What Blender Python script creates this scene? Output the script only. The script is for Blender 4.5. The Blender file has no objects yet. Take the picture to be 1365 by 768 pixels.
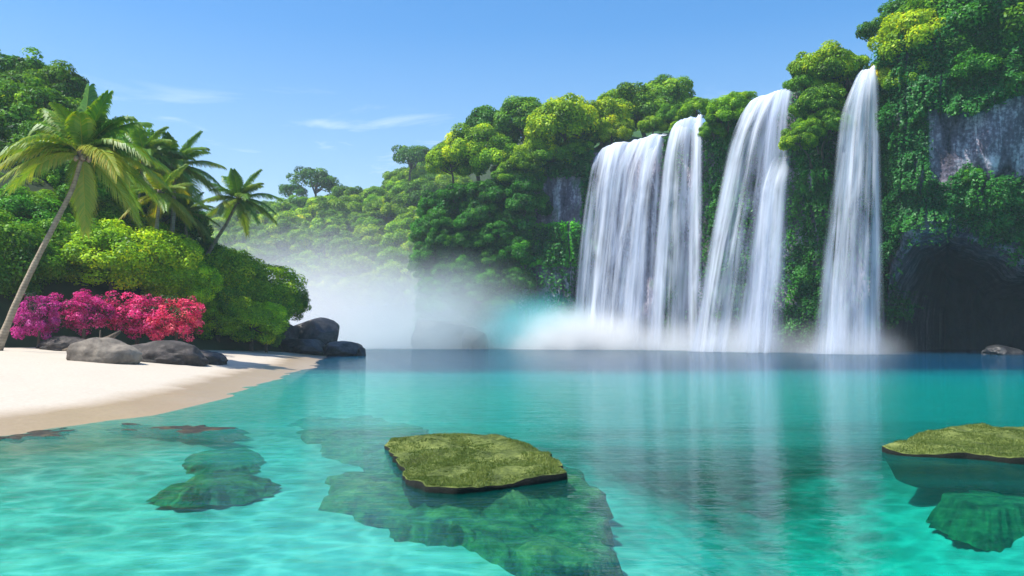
import bpy, math, random
import numpy as np
from mathutils import Vector

random.seed(7)
RS = np.random.RandomState(11)
sc = bpy.context.scene
COL = sc.collection
F, HOR, CZ = 1182.0, 440.0, 2.2          # focal length (px of the 1365 px photo), horizon row, eye height


def at(px, py, Y):
    return np.array([(px - 682.5) / F * Y, Y, CZ + (HOR - py) / F * Y])


def flat(px, py, z=0.0):
    Y = (CZ - z) * F / (py - HOR)
    return ((px - 682.5) / F * Y, Y)


def smooth(x, a, b):
    t = np.clip((np.asarray(x, float) - a) / (b - a), 0, 1)
    return t * t * (3 - 2 * t)


# ------------------------------------------------------------------ noise
def _hash(ix, iy, iz):
    n = (ix * 374761393 + iy * 668265263 + iz * 1274126177) & 0x7fffffff
    n = ((n ^ (n >> 13)) * 1274126177) & 0x7fffffff
    n = n ^ (n >> 16)
    return (n & 0xffff) / 65535.0


def vnoise(x, y, z):
    x, y, z = np.broadcast_arrays(np.asarray(x, float), np.asarray(y, float), np.asarray(z, float))
    ix, iy, iz = (np.floor(v).astype(np.int64) for v in (x, y, z))
    fx, fy, fz = x - ix, y - iy, z - iz
    fx, fy, fz = (v * v * (3 - 2 * v) for v in (fx, fy, fz))
    r = 0
    for dx in (0, 1):
        for dy in (0, 1):
            for dz in (0, 1):
                w = (fx if dx else 1 - fx) * (fy if dy else 1 - fy) * (fz if dz else 1 - fz)
                r = r + w * _hash(ix + dx, iy + dy, iz + dz)
    return r * 2 - 1


def fbm(x, y, z, o=4):
    r, a = 0, 1.0
    for k in range(o):
        r = r + a * vnoise(np.asarray(x) * 2 ** k + 17 * k, np.asarray(y) * 2 ** k + 5 * k, np.asarray(z) * 2 ** k)
        a *= .5
    return r


# ------------------------------------------------------------------ object helpers
def mesh_from(name, V, Fc, mat, smoothed=True, attrs=None, uv=None):
    V = np.asarray(V, dtype=np.float32)
    me = bpy.data.meshes.new(name)
    if isinstance(Fc, np.ndarray):
        k = Fc.shape[1]
        nf = len(Fc)
        me.vertices.add(len(V)); me.vertices.foreach_set('co', V.ravel())
        me.loops.add(nf * k); me.loops.foreach_set('vertex_index', Fc.astype(np.int32).ravel())
        me.polygons.add(nf); me.polygons.foreach_set('loop_start', np.arange(0, nf * k, k, dtype=np.int32))
        me.update(calc_edges=True)
    else:
        me.from_pydata(V.tolist(), [], Fc)
    if smoothed:
        me.polygons.foreach_set('use_smooth', np.ones(len(me.polygons), dtype=bool))
    for an, av in (attrs or {}).items():
        a = me.attributes.new(an, 'FLOAT', 'POINT'); a.data.foreach_set('value', np.asarray(av, dtype=np.float32))
    if uv is not None:
        l = me.uv_layers.new(name='UVMap')
        li = np.empty(len(me.loops), dtype=np.int32); me.loops.foreach_get('vertex_index', li)
        l.data.foreach_set('uv', np.asarray(uv, dtype=np.float32)[li].ravel())
    me.materials.append(mat)
    me.update()
    return me


def link(name, me, parent=None, loc=None):
    o = bpy.data.objects.new(name, me)
    COL.objects.link(o)
    if loc is not None:
        o.location = loc
    if parent is not None:
        o.parent = parent
    return o


def tag(o, label=None, cat=None, group=None, kind=None):
    if label: o['label'] = label
    if cat: o['category'] = cat
    if group: o['group'] = group
    if kind: o['kind'] = kind
    return o


def empty(name, loc):
    o = bpy.data.objects.new(name, None)
    o.empty_display_size = .3
    COL.objects.link(o)
    o.location = [float(v) for v in loc]
    return o


def grid_faces(nr, nc, close=False):
    r, c = np.meshgrid(np.arange(nr - 1), np.arange(nc if close else nc - 1), indexing='ij')
    c2 = (c + 1) % nc
    return np.stack([r * nc + c, r * nc + c2, (r + 1) * nc + c2, (r + 1) * nc + c], -1).reshape(-1, 4)


def tube(pts, rads, sides=7, twist=0.0):
    pts = np.asarray(pts, float); n = len(pts)
    tan = np.gradient(pts, axis=0); tan /= np.linalg.norm(tan, axis=1)[:, None] + 1e-9
    ref = np.array([0.31, .95, .05])
    a = np.cross(tan, ref); a /= np.linalg.norm(a, axis=1)[:, None] + 1e-9
    b = np.cross(tan, a)
    th = np.linspace(0, 2 * math.pi, sides, endpoint=False)
    V = pts[:, None] + (np.cos(th)[None, :, None] * a[:, None] + np.sin(th)[None, :, None] * b[:, None]) * np.asarray(rads)[:, None, None]
    V = V.reshape(-1, 3)
    Fc = grid_faces(n, sides, True).tolist()
    Fc.append(list(range(sides))[::-1]); Fc.append([(n - 1) * sides + k for k in range(sides)])
    return V, Fc


class Bag:
    def __init__(s): s.V, s.F, s.n = [], [], 0

    def add(s, V, Fc):
        V = np.asarray(V)
        s.F += [[i + s.n for i in f] for f in Fc]
        s.V.append(V); s.n += len(V)

    def mesh(s, name, mat, smoothed=True): return mesh_from(name, np.concatenate(s.V), s.F, mat, smoothed)


# ------------------------------------------------------------------ materials
def new_mat(name):
    m = bpy.data.materials.new(name); m.use_nodes = True
    nt = m.node_tree; nt.nodes.clear()
    return m, nt


def N(nt, t, **kw):
    n = nt.nodes.new(t)
    for k, v in kw.items():
        if k in n.inputs.keys() if isinstance(k, str) else False:
            n.inputs[k].default_value = v
        else:
            setattr(n, k, v)
    return n


def ramp(nt, fac, stops, interp='LINEAR'):
    r = nt.nodes.new('ShaderNodeValToRGB'); r.color_ramp.interpolation = interp
    els = r.color_ramp.elements
    while len(els) < len(stops): els.new(.5)
    for e, (p, c) in zip(els, stops):
        e.position = p; e.color = (*c, 1) if len(c) == 3 else c
    nt.links.new(fac, r.inputs[0])
    return r.outputs[0]


def noise(nt, vec, scale, detail=4, rough=.55, dist=0.0):
    n = nt.nodes.new('ShaderNodeTexNoise')
    n.inputs['Scale'].default_value = scale; n.inputs['Detail'].default_value = detail
    n.inputs['Roughness'].default_value = rough; n.inputs['Distortion'].default_value = dist
    if vec is not None: nt.links.new(vec, n.inputs['Vector'])
    return n.outputs['Fac']


def mapped(nt, src, scale=(1, 1, 1), rot=(0, 0, 0)):
    m = nt.nodes.new('ShaderNodeMapping')
    m.inputs['Scale'].default_value = scale; m.inputs['Rotation'].default_value = rot
    nt.links.new(src, m.inputs['Vector'])
    return m.outputs[0]


def math_(nt, op, a, b=None, clamp=False):
    m = nt.nodes.new('ShaderNodeMath'); m.operation = op; m.use_clamp = clamp
    for i, v in enumerate((a, b)):
        if v is None: continue
        if isinstance(v, (int, float)): m.inputs[i].default_value = v
        else: nt.links.new(v, m.inputs[i])
    return m.outputs[0]


def mixc(nt, fac, a, b, mode='MIX'):
    m = nt.nodes.new('ShaderNodeMix'); m.data_type = 'RGBA'; m.blend_type = mode
    for s, v in ((0, fac), (6, a), (7, b)):
        if isinstance(v, (int, float)): m.inputs[s].default_value = v
        elif isinstance(v, tuple): m.inputs[s].default_value = (*v, 1)
        else: nt.links.new(v, m.inputs[s])
    return m.outputs[2]


def bump(nt, h, strength, dist):
    b = nt.nodes.new('ShaderNodeBump'); b.inputs['Strength'].default_value = strength; b.inputs['Distance'].default_value = dist
    nt.links.new(h, b.inputs['Height'])
    return b.outputs[0]


def coords(nt, which='Object'):
    return nt.nodes.new('ShaderNodeTexCoord').outputs[which]


def principled(nt, color, rough=.6, normal=None, spec=.5):
    p = nt.nodes.new('ShaderNodeBsdfPrincipled')
    p.inputs['Roughness'].default_value = rough if isinstance(rough, float) else .5
    if not isinstance(rough, float): nt.links.new(rough, p.inputs['Roughness'])
    p.inputs['Specular IOR Level'].default_value = spec
    if isinstance(color, tuple): p.inputs['Base Color'].default_value = (*color, 1)
    else: nt.links.new(color, p.inputs['Base Color'])
    if normal is not None: nt.links.new(normal, p.inputs['Normal'])
    o = nt.nodes.new('ShaderNodeOutputMaterial')
    nt.links.new(p.outputs[0], o.inputs[0])
    return p


def foliage_mat(name, stops, trans=.35, tcol=(1.5, 1.15, .35), gloss=.018):
    m, nt = new_mat(name)
    a = nt.nodes.new('ShaderNodeAttribute'); a.attribute_name = 'tint'
    oi = nt.nodes.new('ShaderNodeObjectInfo')
    c = ramp(nt, a.outputs['Fac'], stops)
    c = mixc(nt, 1.0, c, oi.outputs['Color'], 'MULTIPLY')
    d = nt.nodes.new('ShaderNodeBsdfDiffuse'); nt.links.new(c, d.inputs[0])
    t = nt.nodes.new('ShaderNodeBsdfTranslucent')
    nt.links.new(mixc(nt, 1.0, c, tcol, 'MULTIPLY'), t.inputs[0])
    s1 = nt.nodes.new('ShaderNodeMixShader'); s1.inputs[0].default_value = trans
    nt.links.new(d.outputs[0], s1.inputs[1]); nt.links.new(t.outputs[0], s1.inputs[2])
    g = nt.nodes.new('ShaderNodeBsdfGlossy'); g.inputs['Roughness'].default_value = .45
    g.inputs['Color'].default_value = (.8, .85, .9, 1)
    s2 = nt.nodes.new('ShaderNodeMixShader'); s2.inputs[0].default_value = gloss
    nt.links.new(s1.outputs[0], s2.inputs[1]); nt.links.new(g.outputs[0], s2.inputs[2])
    o = nt.nodes.new('ShaderNodeOutputMaterial'); nt.links.new(s2.outputs[0], o.inputs[0])
    return m


M = {}
M['leaf'] = foliage_mat('broad_leaves', [(0, (.012, .05, .006)), (.4, (.055, .19, .010)), (.75, (.15, .36, .012)), (1, (.30, .46, .02))])
M['palm'] = foliage_mat('palm_leaves', [(0, (.02, .09, .010)), (.5, (.085, .23, .012)), (.85, (.24, .28, .02)), (1, (.42, .33, .04))], trans=.42, gloss=.05)
M['ivy'] = foliage_mat('ivy_leaves', [(0, (.008, .06, .014)), (.5, (.026, .17, .026)), (1, (.07, .28, .025))], trans=.25, tcol=(1.1, 1.2, .5))
M['pink'] = foliage_mat('bougainvillea_bracts', [(0, (.02, .05, .012)), (.07, (.05, .09, .02)), (.1, (.42, .012, .16)), (.55, (.85, .03, .27)), (1, (.95, .16, .42))], trans=.35, tcol=(1.1, 1.0, 1.0), gloss=.02)

M['turf'] = foliage_mat('turf_blades', [(0, (.035, .07, .014)), (.5, (.125, .185, .035)), (1, (.30, .36, .10))], trans=.3, tcol=(1.1, 1.05, .6))
m, nt = new_mat('bark'); co = coords(nt)
n1 = noise(nt, mapped(nt, co, (3, 3, .8)), 3.0, 6)
principled(nt, ramp(nt, n1, [(.3, (.05, .035, .022)), (.7, (.17, .13, .09))]), .85, bump(nt, n1, .7, .05)); M['bark'] = m

m, nt = new_mat('palm_bark'); co = coords(nt)
w = nt.nodes.new('ShaderNodeTexWave'); w.bands_direction = 'Z'; w.inputs['Scale'].default_value = 2.2; w.inputs['Distortion'].default_value = 1.2
nt.links.new(co, w.inputs['Vector'])
n1 = noise(nt, co, 4.0, 6)
c = ramp(nt, n1, [(.3, (.17, .13, .085)), (.7, (.40, .33, .23))])
c = mixc(nt, .18, c, ramp(nt, w.outputs['Fac'], [(.1, (.10, .075, .05)), (.35, (.42, .34, .24))]))
principled(nt, c, .8, bump(nt, w.outputs['Fac'], .3, .03)); M['palm_bark'] = m


def rock_mat(name, lo, mid, hi, streak=(1, 1, 1), scale=.6, moss=None, rough=.75, bstr=.8, bdist=.15, wet=False):
    m, nt = new_mat(name); co = coords(nt)
    v = mapped(nt, co, streak)
    n1 = noise(nt, v, scale, 8, .62, .4); n2 = noise(nt, co, scale * 4.5, 8, .6)
    mx = math_(nt, 'ADD', math_(nt, 'MULTIPLY', n1, .7), math_(nt, 'MULTIPLY', n2, .3))
    c = ramp(nt, mx, [(.36, lo), (.5, mid), (.62, hi)])
    if moss:
        g = nt.nodes.new('ShaderNodeNewGeometry'); sx = nt.nodes.new('ShaderNodeSeparateXYZ'); nt.links.new(g.outputs['Normal'], sx.inputs[0])
        f = math_(nt, 'MULTIPLY', math_(nt, 'ADD', math_(nt, 'MULTIPLY', sx.outputs['Z'], moss[1]), math_(nt, 'SUBTRACT', n1, moss[2])), 6.0, True)
        c = mixc(nt, f, c, moss[0])
    if wet:  # near-black tone paints the cave's shade; at the falls it is wet rock
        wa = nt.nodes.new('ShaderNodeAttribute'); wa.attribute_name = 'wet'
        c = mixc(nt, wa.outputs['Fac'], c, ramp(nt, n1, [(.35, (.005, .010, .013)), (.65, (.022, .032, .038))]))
    principled(nt, c, rough, bump(nt, mx, bstr, bdist), .4)
    M[name] = m
    return m


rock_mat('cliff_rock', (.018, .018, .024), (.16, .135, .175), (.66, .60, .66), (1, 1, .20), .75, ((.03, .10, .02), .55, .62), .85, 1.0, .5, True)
rock_mat('boulder_grey', (.075, .060, .047), (.17, .143, .112), (.27, .23, .18), (1, 1, 1), .9)
rock_mat('boulder_dark', (.016, .013, .012), (.045, .037, .033), (.11, .09, .08), (1, 1, 1.6), 1.1)
rock_mat('wet_rock', (.010, .011, .012), (.028, .028, .03), (.08, .08, .08), (1, 1, 1.4), .8, None, .45)
rock_mat('reef_rock', (.006, .02, .010), (.05, .17, .06), (.17, .30, .09), (1, 1, 1), 2.4, None, .8, 1.0, .2)
rock_mat('kelp_rock', (.010, .008, .003), (.030, .023, .008), (.075, .058, .022), (1, 1, 1), 2.2, None, .6)

# algae covered slab: rock sides painted near black as shade, mottled olive turf on top
m, nt = new_mat('algae_slab'); co = coords(nt)
n1 = noise(nt, mapped(nt, co, (1, .55, 1)), 1.6, 8, .65, .5); n2 = noise(nt, co, 16.0, 6, .7); n3 = noise(nt, co, 55.0, 3, .6)
mx = math_(nt, 'ADD', math_(nt, 'MULTIPLY', n1, .6), math_(nt, 'MULTIPLY', n2, .4))
turf = ramp(nt, mx, [(.34, (.02, .026, .008)), (.45, (.08, .11, .025)), (.55, (.16, .20, .05)), (.68, (.32, .35, .11))])
turf = mixc(nt, .5, turf, ramp(nt, n3, [(.3, (.4, .42, .4)), (.7, (1.35, 1.35, 1.2))]), 'MULTIPLY')
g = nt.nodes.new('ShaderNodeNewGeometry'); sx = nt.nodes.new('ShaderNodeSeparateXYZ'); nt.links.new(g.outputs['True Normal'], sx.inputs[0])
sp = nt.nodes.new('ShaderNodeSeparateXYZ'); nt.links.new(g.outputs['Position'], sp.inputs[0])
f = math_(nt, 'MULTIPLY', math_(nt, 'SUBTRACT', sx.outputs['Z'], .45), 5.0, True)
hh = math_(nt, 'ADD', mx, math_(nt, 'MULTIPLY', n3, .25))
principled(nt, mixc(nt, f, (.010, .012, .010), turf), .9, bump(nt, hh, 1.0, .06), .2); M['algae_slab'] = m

# sand / seabed sheet (wet where the waves reach)
m, nt = new_mat('sand'); g = nt.nodes.new('ShaderNodeNewGeometry'); pos = g.outputs['Position']
sp = nt.nodes.new('ShaderNodeSeparateXYZ'); nt.links.new(pos, sp.inputs[0])
n1 = noise(nt, pos, .45, 5); n2 = noise(nt, pos, 9.0, 6, .7); n3 = noise(nt, mapped(nt, pos, (1, .35, 1)), 1.7, 5)
zz = math_(nt, 'ADD', sp.outputs['Z'], math_(nt, 'MULTIPLY', math_(nt, 'SUBTRACT', n1, .5), .14))
dry = ramp(nt, n2, [(.3, (.44, .39, .31)), (.7, (.54, .48, .40))])
wet = ramp(nt, n2, [(.3, (.33, .245, .15)), (.7, (.41, .31, .20))])
wf = ramp(nt, math_(nt, 'MULTIPLY', zz, 1.0), [(.19, (1, 1, 1)), (.33, (0, 0, 0))])
c = mixc(nt, wf, dry, wet)
uw = ramp(nt, math_(nt, 'MULTIPLY', math_(nt, 'ADD', sp.outputs['Z'], .12), -8.0, True), [(0, (0, 0, 0)), (1, (1, 1, 1))])
bed = ramp(nt, n3, [(.35, (.50, .52, .42)), (.55, (.70, .68, .58))])
wa = nt.nodes.new('ShaderNodeAttribute'); wa.attribute_name = 'weed'  # darkened bed imitates the cliff's dark reflection in the water
wm = math_(nt, 'MULTIPLY', wa.outputs['Fac'], ramp(nt, n3, [(.30, (1, 1, 1)), (.72, (.35, .35, .35))]), True)
bed = mixc(nt, wm, bed, (.030, .055, .022))
c = mixc(nt, uw, c, bed)
rr = nt.nodes.new('ShaderNodeMapRange'); nt.links.new(wf, rr.inputs[0]); rr.inputs[3].default_value = .95; rr.inputs[4].default_value = .32
hb = math_(nt, 'ADD', math_(nt, 'MULTIPLY', n2, .35), n3)
principled(nt, c, rr.outputs[0], bump(nt, hb, .35, .05), .35); M['sand'] = m

m, nt = new_mat('forest_soil'); co = coords(nt)
principled(nt, ramp(nt, noise(nt, co, .5, 6), [(.3, (.010, .025, .006)), (.7, (.025, .055, .012))]), .95); M['soil'] = m

# water: reflective rippled surface that has a caustic light network painted into its transparency, absorbing body
m, nt = new_mat('lagoon_water'); g = nt.nodes.new('ShaderNodeNewGeometry'); pos = g.outputs['Position']
sp = nt.nodes.new('ShaderNodeSeparateXYZ'); nt.links.new(pos, sp.inputs[0])
w1 = noise(nt, mapped(nt, pos, (.9, 3.0, 1)), 1.0, 4, .6, .6); w2 = noise(nt, mapped(nt, pos, (1.5, 3.5, 1)), 3.4, 3, .55, .4)
w3 = noise(nt, mapped(nt, pos, (.10, .45, 1)), 1.0, 3, .5)
h = math_(nt, 'ADD', math_(nt, 'ADD', w1, math_(nt, 'MULTIPLY', w2, .40)), math_(nt, 'MULTIPLY', w3, 1.0))
nrm = bump(nt, h, .22, .07)
fr = nt.nodes.new('ShaderNodeFresnel'); fr.inputs['IOR'].default_value = 1.33; nt.links.new(nrm, fr.inputs['Normal'])
fac = math_(nt, 'MULTIPLY', fr.outputs[0], math_(nt, 'SUBTRACT', 1.0, math_(nt, 'MULTIPLY', fr.outputs[0], .36)), True)
gl = nt.nodes.new('ShaderNodeBsdfGlossy'); gl.inputs['Roughness'].default_value = .03; nt.links.new(nrm, gl.inputs['Normal'])
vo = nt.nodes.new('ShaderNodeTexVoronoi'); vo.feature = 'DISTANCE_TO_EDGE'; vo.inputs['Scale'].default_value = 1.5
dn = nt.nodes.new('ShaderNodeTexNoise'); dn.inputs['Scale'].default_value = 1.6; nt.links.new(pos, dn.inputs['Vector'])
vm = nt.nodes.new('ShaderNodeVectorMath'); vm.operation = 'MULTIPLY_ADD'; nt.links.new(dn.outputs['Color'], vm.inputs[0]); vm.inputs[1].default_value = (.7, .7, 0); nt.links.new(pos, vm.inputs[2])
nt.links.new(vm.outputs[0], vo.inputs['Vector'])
caustic = ramp(nt, vo.outputs['Distance'], [(0, (1, 1, 1)), (.05, (.92, .98, .98)), (.16, (.62, .80, .80)), (.4, (.46, .66, .66))])
tr = nt.nodes.new('ShaderNodeBsdfTransparent'); nt.links.new(caustic, tr.inputs[0])
df = nt.nodes.new('ShaderNodeBsdfDiffuse')
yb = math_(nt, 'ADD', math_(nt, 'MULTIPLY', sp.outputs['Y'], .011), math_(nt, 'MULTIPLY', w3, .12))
nt.links.new(ramp(nt, yb, [(.10, (.0, .46, .38)), (.40, (.0, .50, .43)), (.52, (.0, .40, .42)), (.62, (.004, .08, .17)), (1, (.003, .06, .13))]), df.inputs[0])  # navy far band: deep water blue with the cave's dark reflection painted in
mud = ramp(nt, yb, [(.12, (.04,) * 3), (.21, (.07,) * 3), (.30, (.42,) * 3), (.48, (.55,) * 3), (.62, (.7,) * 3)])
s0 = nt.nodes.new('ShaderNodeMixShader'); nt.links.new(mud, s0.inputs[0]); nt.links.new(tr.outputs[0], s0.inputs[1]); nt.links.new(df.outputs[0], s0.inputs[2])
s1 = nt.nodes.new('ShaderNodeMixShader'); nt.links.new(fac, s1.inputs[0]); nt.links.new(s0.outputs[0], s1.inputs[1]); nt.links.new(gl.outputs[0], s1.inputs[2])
ab = nt.nodes.new('ShaderNodeVolumeAbsorption'); ab.inputs['Color'].default_value = (.02, .925, .90, 1); ab.inputs['Density'].default_value = .72
o = nt.nodes.new('ShaderNodeOutputMaterial'); nt.links.new(s1.outputs[0], o.inputs['Surface']); nt.links.new(ab.outputs[0], o.inputs['Volume'])
M['water'] = m


# falling water: silky streaks; the sheet is torn into strands by an alpha pattern along the flow
def fall_mat(name, gain, bias, tint=(.86, .90, .97)):
    m, nt = new_mat(name)
    uv = coords(nt, 'UV'); s = nt.nodes.new('ShaderNodeSeparateXYZ'); nt.links.new(uv, s.inputs[0])
    u = nt.nodes.new('ShaderNodeAttribute'); u.attribute_name = 'edge'
    v = nt.nodes.new('ShaderNodeAttribute'); v.attribute_name = 'drop'
    a = noise(nt, mapped(nt, uv, (.8, .035, 1)), 1.0, 4, .55, .3)
    b = noise(nt, mapped(nt, uv, (2.2, .06, 1)), 1.0, 3, .5, .4)
    c3 = noise(nt, mapped(nt, uv, (.5, .16, 1)), 1.0, 3, .5, .8)
    st = math_(nt, 'ADD', math_(nt, 'ADD', math_(nt, 'MULTIPLY', a, .5), math_(nt, 'MULTIPLY', b, .28)), math_(nt, 'MULTIPLY', c3, .22))
    al = math_(nt, 'MULTIPLY', math_(nt, 'SUBTRACT', st, bias), gain)
    al = math_(nt, 'ADD', al, math_(nt, 'MULTIPLY', v.outputs['Fac'], 1.0), True)
    al = math_(nt, 'MULTIPLY', al, u.outputs['Fac'], True)
    d = nt.nodes.new('ShaderNodeBsdfDiffuse'); d.inputs[0].default_value = (*tint, 1)
    t = nt.nodes.new('ShaderNodeBsdfTranslucent'); t.inputs[0].default_value = (*tint, 1)
    s1 = nt.nodes.new('ShaderNodeMixShader'); s1.inputs[0].default_value = .4
    nt.links.new(d.outputs[0], s1.inputs[1]); nt.links.new(t.outputs[0], s1.inputs[2])
    tr = nt.nodes.new('ShaderNodeBsdfTransparent')
    s2 = nt.nodes.new('ShaderNodeMixShader'); nt.links.new(al, s2.inputs[0])
    nt.links.new(tr.outputs[0], s2.inputs[1]); nt.links.new(s1.outputs[0], s2.inputs[2])
    o = nt.nodes.new('ShaderNodeOutputMaterial'); nt.links.new(s2.outputs[0], o.inputs[0])
    M[name] = m


fall_mat('fall_veil', 3.4, .40, (.66, .74, .92))
fall_mat('fall_strand', 4.6, .41, (.84, .89, .98))


def mist_mat(name, density, color, power=1.6, aniso=.2, nscale=1.6):
    """volume whose density fades from the middle of its unit ball outwards, broken up by noise"""
    m, nt = new_mat(name); co = coords(nt)
    ln = nt.nodes.new('ShaderNodeVectorMath'); ln.operation = 'LENGTH'; nt.links.new(co, ln.inputs[0])
    r = math_(nt, 'SUBTRACT', 1.0, ln.outputs['Value'], True)
    r = math_(nt, 'POWER', r, power)
    n1 = noise(nt, co, nscale, 3, .6, .3)
    k = nt.nodes.new('ShaderNodeMapRange'); nt.links.new(n1, k.inputs[0]); k.inputs[1].default_value = .3; k.inputs[2].default_value = .65; k.inputs[3].default_value = .25; k.inputs[4].default_value = 1.3
    p = nt.nodes.new('ShaderNodeVolumePrincipled')
    p.inputs['Color'].default_value = (*color, 1); p.inputs['Anisotropy'].default_value = aniso
    nt.links.new(math_(nt, 'MULTIPLY', math_(nt, 'MULTIPLY', r, k.outputs[0]), density), p.inputs['Density'])
    o = nt.nodes.new('ShaderNodeOutputMaterial'); nt.links.new(p.outputs[0], o.inputs['Volume'])
    return m


# ------------------------------------------------------------------ ground, shore, lagoon
SHORE = np.array([(-60, -10), (-24, 6), (-15, 13.5), (-10.9, 18.6), (-9.3, 23), (-9.4, 29), (-10.5, 36), (-12.0, 52), (-15.4, 72), (-18.2, 84), (-28, 97), (-48, 114), (-95, 132), (-260, 150)], float)
FOOT = np.array([(-90, 10), (-58, 26), (-41, 38), (-31, 46), (-28, 53), (-24, 60), (-21, 68), (-20.5, 76), (-23, 84), (-32, 96), (-52, 111), (-97, 130), (-260, 148)], float)


def side_dist(line, x, y):
    """signed distance to a polyline running away from the viewer, positive on its left"""
    x, y = np.broadcast_arrays(np.asarray(x, float), np.asarray(y, float))
    best = np.full(x.shape, 1e9); sg = np.ones(x.shape)
    for (ax, ay), (bx, by) in zip(line[:-1], line[1:]):
        dx, dy = bx - ax, by - ay
        t = np.clip(((x - ax) * dx + (y - ay) * dy) / (dx * dx + dy * dy), 0, 1)
        ex, ey = x - ax - t * dx, y - ay - t * dy
        d = np.hypot(ex, ey); cr = dx * ey - dy * ex
        m_ = d < best - 1e-9
        best = np.where(m_, d, best); sg = np.where(m_, np.where(cr > 0, 1.0, -1.0), sg)
    return best * sg


def ground_h(x, y):
    d = side_dist(SHORE, x, y)
    d = d + .35 * fbm(np.asarray(x) * .25, np.asarray(y) * .25, 3.3, 2)
    land = 1.75 * (1 - np.exp(-np.maximum(d, 0) / 14.0)) + .03 * fbm(np.asarray(x) * .8, np.asarray(y) * .8, 1.1, 3)
    e = np.maximum(-d, 0)
    deep = np.clip((np.asarray(y) - 32) / 85.0, 0, 1) * smooth(e, 2, 24)
    sea = -.56 * (1 - np.exp(-(e / 6.5) ** 1.5)) - .5 * smooth(y, 16, 34) * smooth(e, 3, 10) - 1.3 * smooth(x, 1.0, 5.0) * (1 - .95 * smooth(x, 5.0, 8.0) * smooth(y, 26, 19)) * smooth(e, 3, 10) * smooth(y, 9, 12.5) - 6.0 * deep - .06 * np.abs(fbm(np.asarray(x) * .22, np.asarray(y) * .22, 7.0, 3)) * smooth(e, 2, 6)
    return np.where(d > 0, land, sea)


def left_hill_h(x, y):
    s = side_dist(FOOT, x, y)
    return np.where(s > 0, 1.2 + 30 * (1 - np.exp(-np.maximum(s, 0) / 23.0)) + 1.0 * fbm(np.asarray(x) * .07, np.asarray(y) * .07, 2.0, 3) * smooth(s, 2, 12), -3 + 4.2 * smooth(s, -4, 0))


def axis(segs):
    out = []
    for a, b, st in segs: out += list(np.arange(a, b, st))
    return np.array(out + [segs[-1][1]])


xs = axis([(-600, -120, 30), (-120, -40, 4), (-40, -4, .55), (-4, 60, 1.2), (60, 140, 8), (140, 600, 40)])
ys = axis([(-60, 0, 6), (0, 6, 1.5), (6, 60, .6), (60, 130, 2), (130, 900, 30)])
X, Y = np.meshgrid(xs, ys)
Z = ground_h(X, Y)
CLIFF_REFL = smooth(X, -5, 0) * smooth(X, 26, 17) * smooth(Y, 15, 20) * smooth(Y, 44, 33) * np.clip(.75 + .9 * fbm(X * .16, Y * .16, 2.2, 4), 0, 1)  # painted dark area standing in for the cliff's reflection on the water
ground = link('ground', mesh_from('ground', np.stack([X, Y, Z], -1).reshape(-1, 3), grid_faces(*X.shape), M['sand'], True, {'weed': CLIFF_REFL.ravel()}))
tag(ground, 'white sand beach running down into the sandy seabed', kind='structure')

# the lagoon: a closed body of water
wv = [(-400, -50, 0), (400, -50, 0), (400, 420, 0), (-400, 420, 0), (-400, -50, -9), (400, -50, -9), (400, 420, -9), (-400, 420, -9)]
wf_ = [[0, 1, 2, 3], [7, 6, 5, 4], [0, 4, 5, 1], [1, 5, 6, 2], [2, 6, 7, 3], [3, 7, 4, 0]]
water = link('water', mesh_from('water', wv, wf_, M['water'], False))
tag(water, 'turquoise lagoon water, darker blue below the cliff', kind='structure')


def height_field(name, fn, xr, yr, step, label):
    x = np.arange(xr[0], xr[1] + .1, step); y = np.arange(yr[0], yr[1] + .1, step)
    X, Y = np.meshgrid(x, y)
    o = link(name, mesh_from(name, np.stack([X, Y, fn(X, Y)], -1).reshape(-1, 3), grid_faces(*X.shape), M['soil']))
    return tag(o, label, kind='structure')


height_field('hill', left_hill_h, (-150, -14), (5, 150), 1.2, 'steep forested hill rising behind the white beach')

FAR = np.array([(-260, 8), (-140, 20), (-92, 25), (-72, 30), (-55, 35), (-38, 36), (-26, 43), (-13, 51), (4, 58), (25, 60), (46, 58), (90, 50), (200, 40)], float)


def far_h(x, y):
    a = np.interp(x, FAR[:, 0], FAR[:, 1])
    return -3 + (a + 3 + 2.5 * fbm(np.asarray(x) * .03, np.asarray(y) * .03, 4.0, 3)) * smooth(y, 150, 262)


def back_h(x, y):
    r = np.sqrt(((np.asarray(x) - 24) / np.where(np.asarray(x) < 24, 46.0, 38.0)) ** 2 + ((np.asarray(y) - 186) / 58.0) ** 2)
    return -2 + 44 * (1 - smooth(r, .12, 1.0)) + 1.5 * fbm(np.asarray(x) * .05, np.asarray(y) * .05, 9.0, 3)


height_field('hill', far_h, (-280, 120), (140, 360), 6, 'hazy forested hill across the bay, far behind the mist')
height_field('hill', back_h, (-30, 75), (122, 250), 3, 'forested ridge rising behind the headland and the falls')

# ------------------------------------------------------------------ cliff
PL = np.array([(-9, 178), (-11, 160), (-11.5, 145), (-11.6, 132), (-10.8, 122), (-8, 117.5), (-3, 114.5), (3, 112.5), (8, 111), (11, 108.8), (15.5, 105.6), (19.5, 103.2), (22.5, 100.2), (26, 96.8), (29.5, 93.4), (32.5, 90.2), (35.5, 87.3), (39, 84.6), (43, 82.6), (47.5, 80.8), (56, 78), (72, 74), (95, 69), (140, 58)], float)
HT = np.array([21, 21, 20, 19.5, 19, 19.5, 20.5, 22.5, 24, 24.6, 25.1, 25.5, 26.0, 26.9, 27.8, 28.3, 28.2, 29.5, 31, 33, 35, 36, 36, 34], float)
RISE = np.array([.0, .0, .1, .2, .25, .3, .3, .3, .3, .3, .25, .2, .12, .04, .0, .0, .02, .2, .3, .35, .4, .4, .3, .2])
seg = np.concatenate([[0], np.cumsum(np.hypot(*np.diff(PL, axis=0).T))])
sN = 340
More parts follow.
